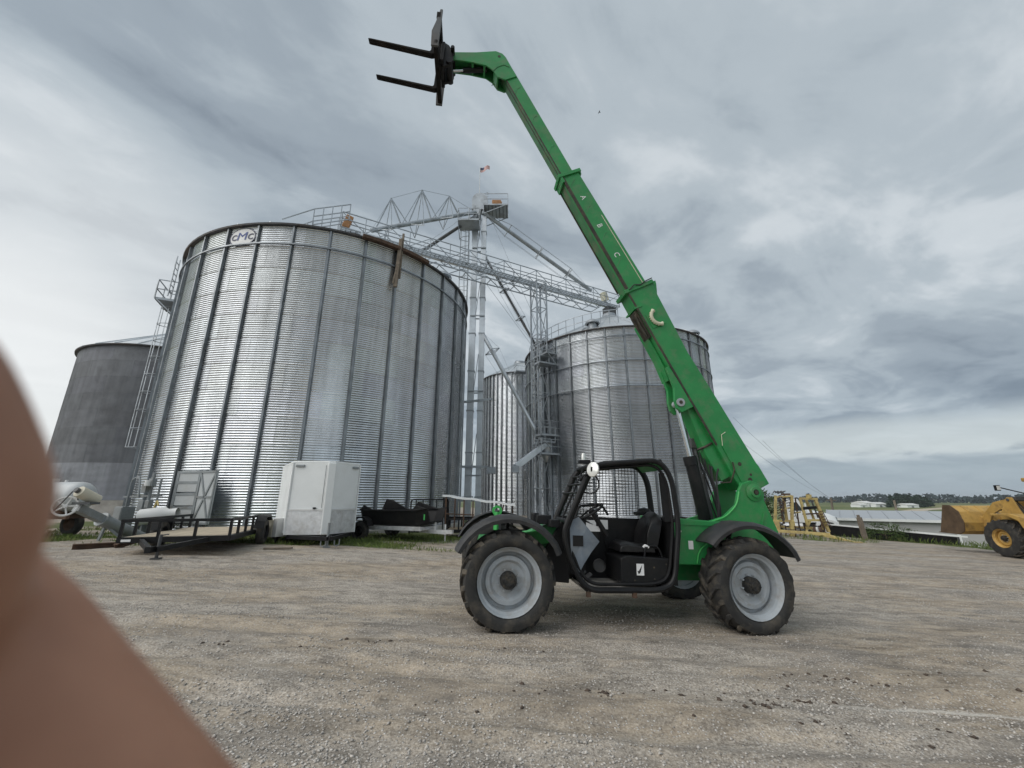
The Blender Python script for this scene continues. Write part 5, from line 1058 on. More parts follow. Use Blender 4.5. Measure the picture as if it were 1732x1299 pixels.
m = MB(); mp_ = A_+Vector((.22,-.05,.34)); m.cyl(mp_-d*.28, mp_+d*.28, .15, 16); m.cbox(mp_+Vector((0,-.12,.06)),(.16,.1,.14)); m.build('motor', 'beige', au, .008); m = MB(); m.cbox(mp_-Vector((0,0,.20)),(.5,.3,.06)); m.build('motor_mount', 'darksteel', au); m = MB(); m.cyl(mp_-d*.3,mp_-d*.38,.07,12); m.build('motor_pulley', 'darksteel', au)
m = MB(); m.tube([pc+sx_*.25, mp_-d*.36+sx_*.07],.014,4); m.tube([pc-sx_*.25, mp_-d*.36-sx_*.07],.014,4); m.build('drive_belt', 'cable', au)
m = MB(); p = (A_+d*.9); m.beam(p+Vector((0,.0,-.1)), (p.x-.1,p.y,.0), .06); m.beam(p+Vector((0,.0,-.1)), (p.x+.25,p.y+.4,.0), .06); m.build('stand', 'tubegrey', au)
# rusty beams on the ground
for (u0,v0),(u1,v1),Y0,Y1,lab,w_ in (((122,925),(212,915),10.6,11.3,'longer rusty steel beam lying on the gravel at the left',.16),((195,921),(226,914),10.9,11.3,'short rusty beam end lying across the longer beam',.13)):
    p0 = at(u0,v0,Y0); p1 = at(u1,v1,Y1); p0.z = g(p0.x,p0.y)+w_*.35+.02; p1.z = g(p1.x,p1.y)+w_*.35+.02+(.10 if w_ < .15 else 0); c_ = (p0+p1)/2
    m = MB(); dd = (p1-p0)/2; m.beam(-dd, dd, w_, .02); m.beam(-dd-Vector((0,0,w_*.4)), dd-Vector((0,0,w_*.4)), .02, w_*.8); m.beam(-dd-Vector((0,0,w_*.8)), dd-Vector((0,0,w_*.8)), w_, .02); o = m.build('steel_beam', 'rust', None, 0, 35, c_+Vector((0,0,w_*.35))); tag(o, lab, 'beam', 'beams on the ground')
# aeration fan and controls at the big bin's foot
def binpt(u, v, dr): th, z_ = th_of(u, v); return Vector((CB[0]+(RB+dr)*math.sin(th), CB[1]-(RB+dr)*math.cos(th), z_)), th
p, th = binpt(304, 866, .9); fa = thing('aeration_fan', 'white aeration fan standing on the ground below the open bin door', 'fan', (p.x, p.y, g(p.x, p.y)), th)
m = MB(); m.lathe([(.22,-.4),(.27,-.38),(.27,.30),(.18,.42),(.18,.7)], (0,0,.62), (.9,.44,.12), 24); m.build('housing', 'whitedull', fa, 0, 40); m = MB(); m.lathe([(.0,-.33),(.22,-.33)], (0,0,.62), (.9,.44,.12), 24); m.cyl(Vector((0,0,.62))-Vector((.9,.44,.12))*.25, Vector((0,0,.62))-Vector((.9,.44,.12))*.5,.08,12); m.build('intake', 'black', fa)
for x_ in (-.22,.16): m = MB(); m.box((x_,-.2,0),(x_+.07,.2,.42)); m.build('foot', 'tubegrey', fa)
p, th = binpt(278, 850, .55); cp = thing('control_post', 'grey post of switch boxes and pipes at the foot of the largest bin', 'control post', (p.x, p.y, g(p.x, p.y)), th)
m = MB(); m.cyl((0,0,0),(0,0,2.1),.05,8); m.cyl((.28,.1,0),(.28,.1,1.9),.035,8); m.beam((-1.6,.15,1.25),(.4,.15,1.30),.06); m.tube(rounded([(-1.3,.1,0),(-1.3,.1,1.9),(-.9,.1,2.0),(-.7,.1,1.2)],.2,5,False),.03,6); m.build('pipe', 'tubegrey', cp)
for x_, z_, s_ in ((-.12,1.55,.24),(.16,1.75,.20),(-.10,.95,.26),(.22,1.0,.2)): m = MB(); m.cbox((x_,-.10,z_),(s_,.16,s_*1.35)); m.build('switch_box', 'tubegrey', cp, .012)
m = MB(); m.cyl((.1,-.2,1.62),(.1,-.2,1.82),.10,14); m.build('meter', 'whitedull', cp, .01)
m = MB(); m.tube(rounded([(.42,-.1,.15),(.50,-.1,.75),(.62,-.1,1.15),(.72,-.1,.95)],.1,4,False),.028,6); m.build('gas_pipe', 'yellow', cp)
p, th = binpt(233, 876, .45); ub = thing('utility_cabinet', 'low grey utility cabinet at the left foot of the largest bin', 'cabinet', (p.x, p.y, g(p.x, p.y)), th)
m = MB(); m.box((-.32,-.2,.05),(.32,.2,.88)); m.build('cabinet_body', 'tubegrey', ub, .015); m = MB(); m.box((-.29,-.215,.10),(.29,-.202,.84)); m.build('cabinet_door', 'tubegrey', ub); m = MB(); m.box((-.36,-.24,0),(.36,.24,.05)); m.build('base', 'concrete', ub)
# board on the grass by the jack
q = at(470, 931, 11.6); m = MB(); m.box((-.35,-.07,0),(.35,.07,.04)); o = m.build('board', 'oldwood', None, .004, 35, (q.x, q.y, g(q.x, q.y)+.02), (0,0,R(6))); tag(o, 'short grey board lying in the grass by the white trailer jack', 'board')
# ================================================================ right side: cultivator, truck, loader, shed, fields
q = at(1352, 905, 25.5); cu0 = Vector((q.x, q.y, g(q.x, q.y)))
cu = thing('cultivator', 'folded pale yellow field cultivator with rusty tines, parked at the yard edge', 'cultivator', cu0)
def cw(u, v, dy=0.0): return at(u, v, 25.5+dy)-cu0
def cb(m, a, b, w=.10, h=None): m.beam(a, b, w, h or w)
m = MB(); cb(m, cw(1304,897), cw(1404,904,-1.2), .15); cb(m, cw(1304,890,1.2), cw(1392,894,.4), .14); cb(m, cw(1318,896), cw(1318,888,1.2), .12); cb(m, cw(1365,901), cw(1365,893,1.0), .12); m.build('main_frame', 'yellow', cu)
m = MB(); cb(m, cw(1398,905,-.9), cw(1446,918,-3.2), .12); cb(m, cw(1375,903,-.3), cw(1420,911,-2.0), .10); m.cbox(cw(1446,918,-3.2)+Vector((.1,-.1,0)),(.35,.14,.12)); m.build('drawbar', 'yellow', cu)
m = MB(); cb(m, cw(1312,838), cw(1311,896), .11); cb(m, cw(1339,838), cw(1340,896), .13); cb(m, cw(1312,841), cw(1339,839), .10); cb(m, cw(1311,881), cw(1341,881), .12); cb(m, cw(1325,842,.4), cw(1331,880,.4), .12); m.build('wing_frame', 'yellow', cu)
m = MB(); m.cbox(cw(1314,888),(.26,.2,.5)); m.cbox(cw(1340,888),(.26,.2,.5)); m.build('hinge_block', 'yellow', cu, .03)
m = MB(); cb(m, cw(1353,843), cw(1366,889), .11); cb(m, cw(1378,843), cw(1402,900), .14); cb(m, cw(1353,843), cw(1382,844), .12); cb(m, cw(1363,844,.3), cw(1377,879,.3), .10); cb(m, cw(1362,880), cw(1390,880), .12); cb(m, cw(1370,881), cw(1366,890), .1); cb(m, cw(1385,862), cw(1392,893,.2), .10); m.build('wing_frame', 'yellow', cu)
m = MB(); m.cbox(cw(1368,840),(.22,.22,.25)); m.build('pivot', 'yellow', cu, .02); m = MB(); m.cbox(cw(1340,905,.2)+Vector((0,0,-.12)),(.25,.2,.4)); m.build('pivot', 'yellow', cu, .02)
m = MB(); cb(m, cw(1357,860), cw(1380,858), .16); cb(m, cw(1366,835), cw(1370,843), .12); m.build('hydraulic_ram', 'black', cu)
random.seed(5)
for i in range(11):
    v = 835+i*4.2; m = MB(); p = cw(1315+random.uniform(-2,1.5), v, random.uniform(-.3,.3)); l = random.uniform(.30,.5)
    m.tube([p, p+Vector((l*.5,-.1,.10)), p+Vector((l,.02,-.05)), p+Vector((l*.8,0,-.22))],.03,6); m.cbox(p+Vector((l*.8,0,-.25)),(.10,.05,.12),Euler((0,.4,0)).to_matrix()); m.build('tine', 'rust' if i % 3 else 'darksteel', cu)
for i in range(4):
    m = MB(); p = cw(1316+i*2.0, 834, i*.15); m.tube([p, p+Vector((-.2+.15*i,0,.12)), p+Vector((.05*i-.3,0,.02))],.035,6); m.build('tine', 'darksteel', cu)
for i in range(10):
    m = MB(); p = cw(1322+i*8.2, 903, random.uniform(-.5,.8)); p.z = .62; m.tube([p, p+Vector((.10,.12,-.25)), p+Vector((-.02,.02,-.52)), p+Vector((-.14,-.10,-.60))],.035,6); m.build('tine', 'rust', cu)
for i in range(3): m = MB(); p = cw(1378+i*5, 896, -.3); m.lathe([(0,-.06),(.15,-.05),(.17,0),(.15,.05),(0,.06)], p, (.6,-.8,.1), 16); m.build('gauge_wheel', 'whitedull' if i == 1 else 'rust', cu)

for (a, b, dy, w_, ma) in (((1318,845),(1326,878),.2,.07,'darksteel'),((1345,842),(1352,893),.6,.06,'rust'),((1358,870),(1388,868),.1,.07,'rust'),((1320,862),(1338,858),.1,.06,'yellow'),((1330,890),(1368,897),.5,.07,'darksteel'),((1372,846),(1384,876),.5,.06,'darksteel'),((1306,893),(1312,870),.2,.07,'yellow'),((1393,893),(1384,870),-.1,.06,'rust'),((1340,868),(1354,866),.5,.07,'yellow'),((1322,836),(1336,836),.1,.10,'rust')):
    m = MB(); cb(m, cw(*a, dy), cw(*b, dy), w_); m.build('brace_bar', ma, cu)
for i in range(8): m = MB(); p = cw(1326+i*1.7, 842+i*4.6, .1); m.tube([p, p+Vector((.22,-.12,.06)), p+Vector((.34,-.02,-.12))],.026,6); m.build('tine', 'darksteel', cu)
for i in range(6): m = MB(); p = cw(1384+i*2.4, 866+i*4.4, -.1); m.tube([p, p+Vector((.18,-.12,.06)), p+Vector((.30,-.02,-.10))],.026,6); m.build('tine', 'rust', cu)
# white truck behind the cultivator
q = at(1415, 897, 29.0); TR0 = Vector((q.x, q.y, g(q.x, q.y)-.05)); hTr = Vector((.90,-.44))
tr = thing('truck', 'white conventional truck with sloping hood behind the yellow cultivator', 'truck', mtx=frame_m(TR0, hTr))
k = .86; W2 = 1.05*k
def sc(pts): return [(a*k, b*k) for a, b in pts]
m = MB(); m.prism(sc([(-3.4,.95),(-3.4,2.75),(-2.35,2.78),(-1.95,2.05),(-1.9,.95)]), -W2, W2); cabb = m.build('cab', 'white', tr, .05)
m = MB(); secs = []
for x_, w_, zb, zt in ((-2.0,1.0,1.0,1.98),(-1.2,.92,1.0,1.86),(-.4,.78,1.02,1.66),(-.05,.70,1.05,1.48),(.05,.66,1.1,1.34)):
    secs.append([(x_*k,-w_*k,zb*k),(x_*k,-w_*k,(zt-.22)*k),(x_*k,-w_*.72*k,(zt-.03)*k),(x_*k,0,zt*k),(x_*k,w_*.72*k,(zt-.03)*k),(x_*k,w_*k,(zt-.22)*k),(x_*k,w_*k,zb*k)])
m.loft(secs); hood = m.build('hood', 'white', tr, 0, 50)
m = MB(); m.prism(sc([(.06,.78),(.09,.80),(.09,1.32),(.05,1.38)]), -.52*k, .52*k); gr_ = m.build('grille', 'darksteel', tr)
m = MB()
for i in range(6): m.box((.092*k,(-.46+i*.18)*k,.82*k),(.10*k,(-.43+i*.18)*k,1.3*k))
m.build('grille_bar', 'chrome', gr_)
for s_ in (-1,1):
    y0, y1 = sorted((s_*.56*k, s_*1.12*k)); m = MB(); m.prism(sc([(-1.45,.75),(-1.30,1.12),(-.95,1.28),(-.45,1.26),(-.05,1.08),(.06,.75),(-.18,.72),(-.35,.98),(-.70,1.08),(-1.05,.98),(-1.25,.72)]), y0, y1); m.build('front_fender', 'white', tr, .03)
    m = MB(); m.cbox((-.02*k, s_*.86*k, .98*k),(.12,.30,.18)); m.build('headlight', 'lamp', tr, .02)
    small_wheel(tr, (-.70*k, s_*.92*k, .50*k), .50*k, .28, 'whitedull', .55, 0 if s_ < 0 else math.pi); 
    for x_ in (-5.6,-6.6): small_wheel(tr, (x_*k, s_*.85*k, .50*k), .50*k, .5, 'whitedull', .55, 0 if s_ < 0 else math.pi)
    m = MB(); m.prism(sc([(-2.95,1.85),(-2.95,2.5),(-2.42,2.5),(-2.15,1.95),(-2.15,1.85)]), s_*(W2+.002)-.004, s_*(W2+.002)+.004); m.build('side_window', 'glass', tr)
    m = MB(); m.cbox((-1.95*k, s_*1.35*k, 2.1*k),(.10,.16,.55)); m.beam((-2.2*k,s_*W2,2.25*k),(-1.95*k,s_*1.35*k,2.3*k),.03); m.build('mirror', 'white' if s_ < 0 else 'white', tr, .02)
    m = MB(); m.cyl((-3.6*k,s_*.85*k,.65*k),(-2.3*k,s_*.85*k,.65*k),.28,18); m.build('fuel_tank', 'alu', tr)
m = MB(); ws = [(-2.31,2.66),(-1.985,2.06)]; d_ = Vector((.86,0,.5)).normalized()*.012
m.add([Vector((ws[0][0]*k,-W2*.9,ws[0][1]*k))+d_, Vector((ws[0][0]*k,W2*.9,ws[0][1]*k))+d_, Vector((ws[1][0]*k,W2*.92,ws[1][1]*k))+d_, Vector((ws[1][0]*k,-W2*.92,ws[1][1]*k))+d_],[(0,1,2,3)]); m.build('windscreen', 'glass', tr)
m = MB(); m.prism(sc([(.02,.38),(.22,.42),(.24,.70),(.10,.76),(.02,.76)]), -1.08*k, 1.08*k); m.build('bumper', 'white', tr, .03)
m = MB(); m.box((-7.4*k,-.42*k,.62*k),(-3.2*k,-.30*k,.82*k)); m.box((-7.4*k,.30*k,.62*k),(-3.2*k,.42*k,.82*k)); m.box((-3.3*k,-.45*k,.5*k),(-.1*k,.45*k,.9*k)); m.build('chassis', 'darksteel', tr)
m = MB(); m.cyl((-3.55*k,-.9*k,.9*k),(-3.55*k,-.9*k,2.9*k),.07,12); m.build('exhaust_stack', 'darksteel', tr)
m = MB(); m.cbox((-1.0*k,-.88*k,1.55*k),(.30,.05,.14)); m.cbox((-.6*k,.0,1.66*k),(.2,.3,.06)); m.build('hood_vent', 'black', tr)

# yellow wheel loader at the right edge
q = at(1703, 938, 17.6); LH = Vector((.10,.995)); ll = Vector((-LH.y, LH.x)); LO = Vector((q.x, q.y, 0))-Vector((ll.x, ll.y, 0))*1.22
ld = thing('wheel_loader', 'yellow wheel loader with raised bucket at the right edge of the yard', 'loader', mtx=frame_m((LO.x, LO.y, g(q.x, q.y)-.02), LH))
wl = None
for x_, s_ in ((0,1),(0,-1),(-3.0,1),(-3.0,-1)):
    if wl is None: wl = wheel_proto(ld, .74, .36, .55, 17, 'cat', .06, .10, .045)
    else: wl = copy_tree(wl, ld)
    wl.location = (x_, s_*.95, .74); wl.rotation_euler = (0, .2*x_, 0 if s_ < 0 else math.pi)
for x_ in (0,-3.0): m = MB(); m.cyl((x_,-.8,.74),(x_,.8,.74),.16,12); m.build('axle', 'darksteel', ld)
m = MB(); m.box((-.9,-.50,.6),(.7,.50,1.15)); m.box((-4.2,-.55,.6),(-1.1,.55,1.2)); m.build('chassis', 'cat', ld, .02)
for s_ in (-1,1):
    m = MB(); y0, y1 = sorted((s_*.62, s_*1.25)); m.prism([(.10,1.62),(.18,1.70),(-.60,1.72),(-1.15,1.55),(-1.35,.98),(-1.25,.90),(-1.05,.95),(-.85,1.45),(-.5,1.62)], y0, y1); m.build('mudguard', 'cat', ld, .02)
    m = MB(); m.prism([(-.55,1.15),(.55,1.15),(.42,1.75),(.05,2.35),(-.15,2.35),(-.35,1.75)], s_*.52-.03, s_*.52+.03); m.build('loader_tower', 'cat', ld, .01)
    m = MB(); m.prism([(-.10,2.15),(.10,2.30),(.75,2.15),(1.35,1.60),(1.55,1.15),(1.40,1.02),(1.25,1.10),(.95,1.62),(.55,1.85),(-.05,1.98)], s_*.40-.05, s_*.40+.05); m.build('lift_arm', 'cat', ld, .01)
    m = MB(); m.cyl((-.3,s_*.40,1.35),(.2,s_*.40,1.52),.07,12); m.build('lift_ram', 'darksteel', ld); m = MB(); m.cyl((.2,s_*.40,1.52),(.75,s_*.40,1.70),.035,10); m.build('lift_ram_rod', 'chrome', ld)
    m = MB(); m.cyl((.05,s_*.18,2.28),(.62,s_*.18,2.20),.06,12); m.cyl((.62,s_*.18,2.2),(1.1,s_*.18,1.95),.035,10); m.build('tilt_ram', 'cream', ld)
m = MB(); m.cbox((.02,0,2.30),(.30,.75,.16)); m.cyl((0,-.58,2.25),(0,.58,2.25),.06,10); m.build('linkage', 'darksteel', ld, .01)
bprof = [(2.55,.80),(1.66,.77),(1.42,.92),(1.34,1.28),(1.48,1.74),(1.80,1.98),(2.12,1.99)]
bin_ = [(2.12,1.95),(1.82,1.935),(1.53,1.72),(1.40,1.29),(1.47,.96),(1.69,.82),(2.55,.82)]
m = MB(); m.prism(bprof+bin_, -1.28, 1.28); bu = m.build('bucket', 'cat', ld, .01)
for y in (-1.32, 1.281):
    m = MB(); m.prism([(2.60,.78),(1.66,.755),(1.40,.91),(1.32,1.28),(1.46,1.76),(1.79,2.01),(2.14,2.02)], y, y+.04); m.build('bucket_end_plate', 'catdark' if y > 0 else 'cat', bu, .006)
m = MB(); m.box((2.50,-1.30,.775),(2.70,1.30,.805)); m.build('cutting_edge', 'catdark', bu)
for y in (-.4,.4): m = MB(); m.prism([(1.30,.98),(1.40,.92),(1.50,1.6),(1.36,1.5)], y-.10, y+.10); m.build('bucket_bracket', 'cat', bu)
m = MB(); m.box((-2.2,-.62,1.2),(-.85,.62,1.75)); m.build('cab_base', 'cat', ld, .02)
for y in (-.85,-.28,.28,.85): m = MB(); m.prism([(1.345,1.30),(1.475,1.76),(1.79,2.0),(1.79,1.975),(1.50,1.74),(1.37,1.30)], y-.03, y+.03); m.build('bucket_rib', 'cat', bu)
for y, z_ in ((.30,2.05),(.22,2.0),(.10,1.95)): m = MB(); m.tube([(-.2,y,1.7),(.1,y+.05,z_+.25),(.5,y,z_+.2),(.9,y,z_-.15)],.025,6); m.build('hydraulic_hose', 'cable', ld)
m = MB(); m.box((-1.30,1.0,.55),(-.95,1.2,.60)); m.box((-1.30,1.0,.90),(-.95,1.2,.95)); m.box((-1.32,1.05,.5),(-1.28,1.15,1.0)); m.build('step', 'darksteel', ld)
m = MB(); m.prism([(-2.2,1.75),(-.9,1.75),(-1.0,2.95),(-2.1,2.95)], -.60, .60); m.build('cab', 'glass', ld, .03); m = MB(); m.box((-2.3,-.68,2.95),(-.85,.68,3.10)); m.build('cab_roof', 'cat', ld, .03)
m = MB(); m.box((-4.3,-.6,1.2),(-2.25,.6,1.95)); m.build('engine_hood', 'cat', ld, .05)
m = MB(); m.beam((-.95,.62,2.45),(-.60,1.30,2.74),.04); m.cbox((-.58,1.36,2.72),(.10,.16,.22)); m.build('work_lamp', 'black', ld, .01); m = MB(); m.cbox((-.638,1.36,2.72),(.02,.12,.16)); m.build('lamp_lens', 'lamp', ld)

# long grey shed below the yard
p0 = at(1403, 876, 36.0); SHX, SHY = p0.x, p0.y
dS = (at(1640, 883, 31.0)-p0); ys_ = math.atan2(dS.y, dS.x)
sh = thing('shed', 'long low grey metal shed with pale roof standing below the yard', 'shed', (p0.x, p0.y, -4.4), ys_); LS = 40.0; ez = p0.z+4.4; D_ = 14.0
rr_ = math.tan(R(4.0))
m = MB(); m.box((0,.02,0),(LS,.12,ez-.10)); m.box((0,.121,0),(.1,D_,ez-.10)); m.box((LS-.1,.121,0),(LS,D_,ez-.1)); m.box((.101,D_-.1,0),(LS-.101,D_,ez-.1)); m.build('wall', 'shedwall', sh)
nP = 40
for half in (0, 1):
    m = None; y0, y1 = (-.35, D_/2) if half == 0 else (D_/2, D_+.35)
    for i in range(nP):
        x0_, x1_ = -.3+i*(LS+.6)/nP, -.3+(i+1)*(LS+.6)/nP-.012; za, zb = (ez-.02, ez+rr_*(D_/2+.35)) if half == 0 else (ez+rr_*(D_/2+.35), ez-.02)
        if m is None:
            m = MB(); wd = x1_-x0_; m.add([(0,y0,za),(wd,y0,za),(wd,y1,zb),(0,y1,zb),(0,y0,za-.05),(wd,y0,za-.05),(wd,y1,zb-.05),(0,y1,zb-.05)],[(0,1,2,3),(7,6,5,4),(0,4,5,1),(1,5,6,2),(2,6,7,3),(3,7,4,0)]); m.add([(0,y0,za),(.04,y0,za),(.04,y1,zb),(0,y1,zb),(0,y0,za+.035),(.04,y0,za+.035),(.04,y1,zb+.035),(0,y1,zb+.035)],[(4,5,6,7),(0,1,5,4),(1,2,6,5),(2,3,7,6),(3,0,4,7)])
            o = m.build('roof_sheet', 'shedroof', sh, 0, 35, (x0_,0,0)); me = o.data
        else: link('roof_sheet', me, None, sh, 0, (x0_,0,0))
m = MB(); m.prism([(.0,ez-.12),(D_,ez-.12),(D_/2,ez+rr_*D_/2-.05)], -.0, .1, 'yz'); m.build('gable', 'shedwall', sh)
m = MB(); m.box((-.3,-.42,ez-.16),(LS+.3,-.36,ez+.03)); m.build('fascia', 'white', sh)
for i in range(12): m = MB(); m.box((.1+i*3.6,-.03,0),(.28+i*3.6,.018,ez-.17)); m.build('wall_trim', 'white', sh)
# black trough with white lip along the edge of the yard
a = at(1404, 893, 27.8); b = at(1622, 915, 23.2); c_ = (a+b)/2; tg_ = thing('feed_trough', 'long black trough with a white top edge along the yard edge', 'trough', (c_.x, c_.y, g(c_.x, c_.y)-.3), math.atan2(b.y-a.y, b.x-a.x)); Lt = (Vector((b.x, b.y))-Vector((a.x, a.y))).length; slp = (b.z-a.z)/Lt; zc_ = c_.z-(g(c_.x, c_.y)-.3)
m = MB(); m.add([(x_, y, zc_+slp*x_+z_) for x_ in (-Lt/2, Lt/2) for y, z_ in ((-.18,-.60),(.35,-.60),(.42,.20),(-.28,.20))],[(0,1,2,3),(7,6,5,4),(0,4,5,1),(1,5,6,2),(2,6,7,3),(3,7,4,0)]); m.build('trough_body', 'black', tg_)
m = MB(); m.beam((-Lt/2-.1,-.26,zc_-slp*Lt/2+.24),(Lt/2+.4,-.26,zc_+slp*Lt/2+.24),.10,.08); m.build('lip', 'white', tg_); m = MB(); m.beam((Lt/2+.1,.0,zc_+slp*Lt/2-.15),(Lt/2+1.0,.0,zc_+slp*Lt/2-.3),.10,.08); m.build('end_bar', 'white', tg_)
for x_ in np.linspace(-Lt/2+.3, Lt/2-.3, 5): m = MB(); m.box((x_,-.1,-.8),(x_+.12,.25,zc_+slp*x_-.58)); m.build('leg', 'darksteel', tg_)
# leaning post and bush
q = at(1463, 905, 24.2); m = MB(); m.beam((0,0,-.3),(-.12,0,1.25),.22,.16); m.beam((-.12,0,1.2),(-.16,0,1.38),.10,.12); o = m.build('fence_post', 'oldwood', None, .01, 35, (q.x, q.y, g(q.x, q.y))); tag(o, 'weathered grey timber post beside the bush at the yard edge', 'post')

# ---------------------------------------------------------------- trees
def tree(name, label, loc, h, rw, nl, lsz, lm, group, shape='round', z0f=.25, seed=1, nlimb=6, cat='tree'):
    rg_ = np.random.default_rng(seed); rnd = random.Random(seed); t = thing(name, label, cat, loc, 0, group)
    m = MB(); m.tube([(0,0,-.3),(rw*.03,0,h*.3),(-rw*.03,rw*.02,h*.6),(0,0,h*.9)],[h*.028,h*.022,h*.014,h*.004],8)
    tips = []
    for i in range(nlimb):
        zz = h*(z0f+(.85-z0f)*i/max(1,nlimb-1)); a = rnd.uniform(0,6.28); k_ = (1-((zz/h)-.45)**2*2.2) if shape == 'round' else max(.08,(1-zz/h)*1.05); r_ = rw*k_*rnd.uniform(.6,.9)
        e = Vector((r_*math.cos(a), r_*math.sin(a), zz+h*(.10 if shape == 'round' else -.03))); m.tube([(0,0,zz-h*.06),(e.x*.5,e.y*.5,zz),e],[h*.010,h*.007,h*.002],5); tips.append(e)
    m.build('trunk', 'bark', t)
    k_ = 38 if shape == 'round' else 46; zc = z0f*.8+(1-z0f*.8)*rg_.random(k_); th = rg_.random(k_)*6.283
    rad = rw*(np.sqrt(np.clip(1-((zc-.55)/.5)**2, .03, 1)) if shape == 'round' else np.clip((1-zc)*1.1, .06, 1))*(0.35+.75*rg_.random(k_)**.6)
    cen = np.stack([rad*np.cos(th), rad*np.sin(th), zc*h], -1); ci = rg_.integers(0, k_, nl); P0 = cen[ci]+rg_.normal(0,1,(nl,3))*np.array([rw*.17,rw*.17,h*.045])
    a1 = rg_.normal(0,1,(nl,3)); a1 /= np.linalg.norm(a1,axis=1)[:,None]; a2 = np.cross(a1, rg_.normal(0,1,(nl,3))); a2 /= np.linalg.norm(a2,axis=1)[:,None]; s_ = lsz*(.5+rg_.random(nl))[:,None]
    co = np.stack([P0-a1*s_, P0+a2*s_*.6, P0+a1*s_, P0-a2*s_*.6], 1).reshape(-1,3); link('crown', np_mesh('crown', co, np.arange(4*nl).reshape(-1,4), 4), lm, t); return t
q = at(1496, 897, 25.2); tree('bush', 'low straggly green bush growing beside the grey post and black trough', (q.x, q.y, g(q.x, q.y)-.15), 1.05, 1.0, 3600, .032, 'leaf', None, 'round', .05, 3, 9, 'bush')
q = at(1292, 866, 60); tree('bushy_tree', 'round dark green tree showing behind the tail of the boom', (q.x, q.y, g(q.x, q.y)-.2), at(1290, 832, 60).z-g(q.x, q.y), 1.9, 5000, .13, 'leaf', None, 'round', .12, 8, 8)
cl = [(1512,839,'tall narrow dark conifer at the left end of the far clump'),(1521,836,'tallest dark conifer in the far clump, second from its left'),(1531,838,'dark conifer near the middle of the far clump, left of centre'),(1540,837,'dark conifer near the middle of the far clump, right of centre'),(1549,840,'shorter dark tree in the right half of the far clump'),(1559,838,'broad dark tree close to the right end of the far clump'),(1568,846,'lowest dark tree at the right end of the far clump')]
for i, (u, v, lab) in enumerate(cl):
    Yt = 285+(i*37 % 23); q = at(u, 857, Yt); gg = g(q.x, q.y); tree('conifer', lab, (q.x, q.y, gg), at(u, v, Yt).z-gg, 3.6 if i < 5 else 4.2, 900, .55, 'leafdark', 'far clump of dark trees', 'cone' if i < 5 else 'round', .05, 20+i, 5)
# white farm buildings far off
def barn(u0, u1, v0, Yb, dep, lab):
    a = at(u0, 856, Yb); b = at(u1, 856, Yb); gg = g(a.x, a.y); hgt = at(u0, v0, Yb).z-gg; w = b.x-a.x; t = thing('farm_building', lab, 'building', (a.x, a.y, gg-.2), R(4), 'far white farm buildings')
    m = MB(); m.box((0,0,0),(w,dep,hgt*.72)); m.build('wall', 'white', t); m = MB(); m.prism([(-.4,hgt*.70),(dep+.4,hgt*.70),(dep/2,hgt)], -.3, w+.3, 'yz'); m.build('roof', 'whitedull', t)
    m = MB(); m.box((w*.35,-.06,0),(w*.55,-.01,hgt*.45)); m.build('door', 'tubegrey', t)
barn(1456, 1468, 851, 288, 8, 'smallest white farm building at the left of the far group'); barn(1466, 1481, 847, 296, 12, 'tallest white farm building in the middle of the far group'); barn(1482, 1502, 849, 292, 9, 'long low white farm building at the right of the far group'); barn(1535, 1556, 851, 276, 8, 'white farmhouse in front of the far clump of dark trees')
# far road
m = MB(); pts = [at(1478, 862, 150), at(1560, 857.5, 230), at(1650, 854.5, 330), at(1800, 851.5, 480)]
vs = []
for p in pts:
    for s_ in (-1, 1): vs.append((p.x, p.y+s_*5.5, -4.3+.05))
m.add(vs, [(2*i, 2*i+2, 2*i+3, 2*i+1) for i in range(3)]); tag(m.build('road', 'road'), 'pale dirt road crossing the far fields', None, None, 'structure')
# far belt of trees on the horizon
nT = 520; az_ = np.linspace(R(-75), R(62), nT)+rng.normal(0,.004,nT); dd_ = 850+260*vnoise(np.arange(nT)*.03, np.zeros(nT), 41)+rng.normal(0,30,nT); hh2 = (8.6+5*vnoise(np.arange(nT)*.11, np.zeros(nT), 42)+rng.normal(0,1.2,nT)); K = 26
ctr = np.stack([dd_*np.sin(az_), dd_*np.cos(az_), np.full(nT,-4.3)], -1); P0 = np.repeat(ctr, K, 0); hr = np.repeat(hh2, K); n = len(P0)
z_ = rng.random(n); P0 = P0+np.stack([rng.normal(0,4.2,n), rng.normal(0,4.2,n), z_*hr], -1); a1 = rng.normal(0,1,(n,3)); a1 /= np.linalg.norm(a1,axis=1)[:,None]; a2 = np.cross(a1, rng.normal(0,1,(n,3))); a2 /= np.linalg.norm(a2,axis=1)[:,None]; s_ = (1.5+1.6*rng.random(n))[:,None]
co = np.stack([P0-a1*s_, P0+a2*s_*.8, P0+a1*s_, P0-a2*s_*.8], 1).reshape(-1,3); tag(link('tree_belt', np_mesh('tree_belt', co, np.arange(4*n).reshape(-1,4), 4), 'leaffar'), 'dark belt of far woodland along the horizon', 'woodland', None, 'stuff')
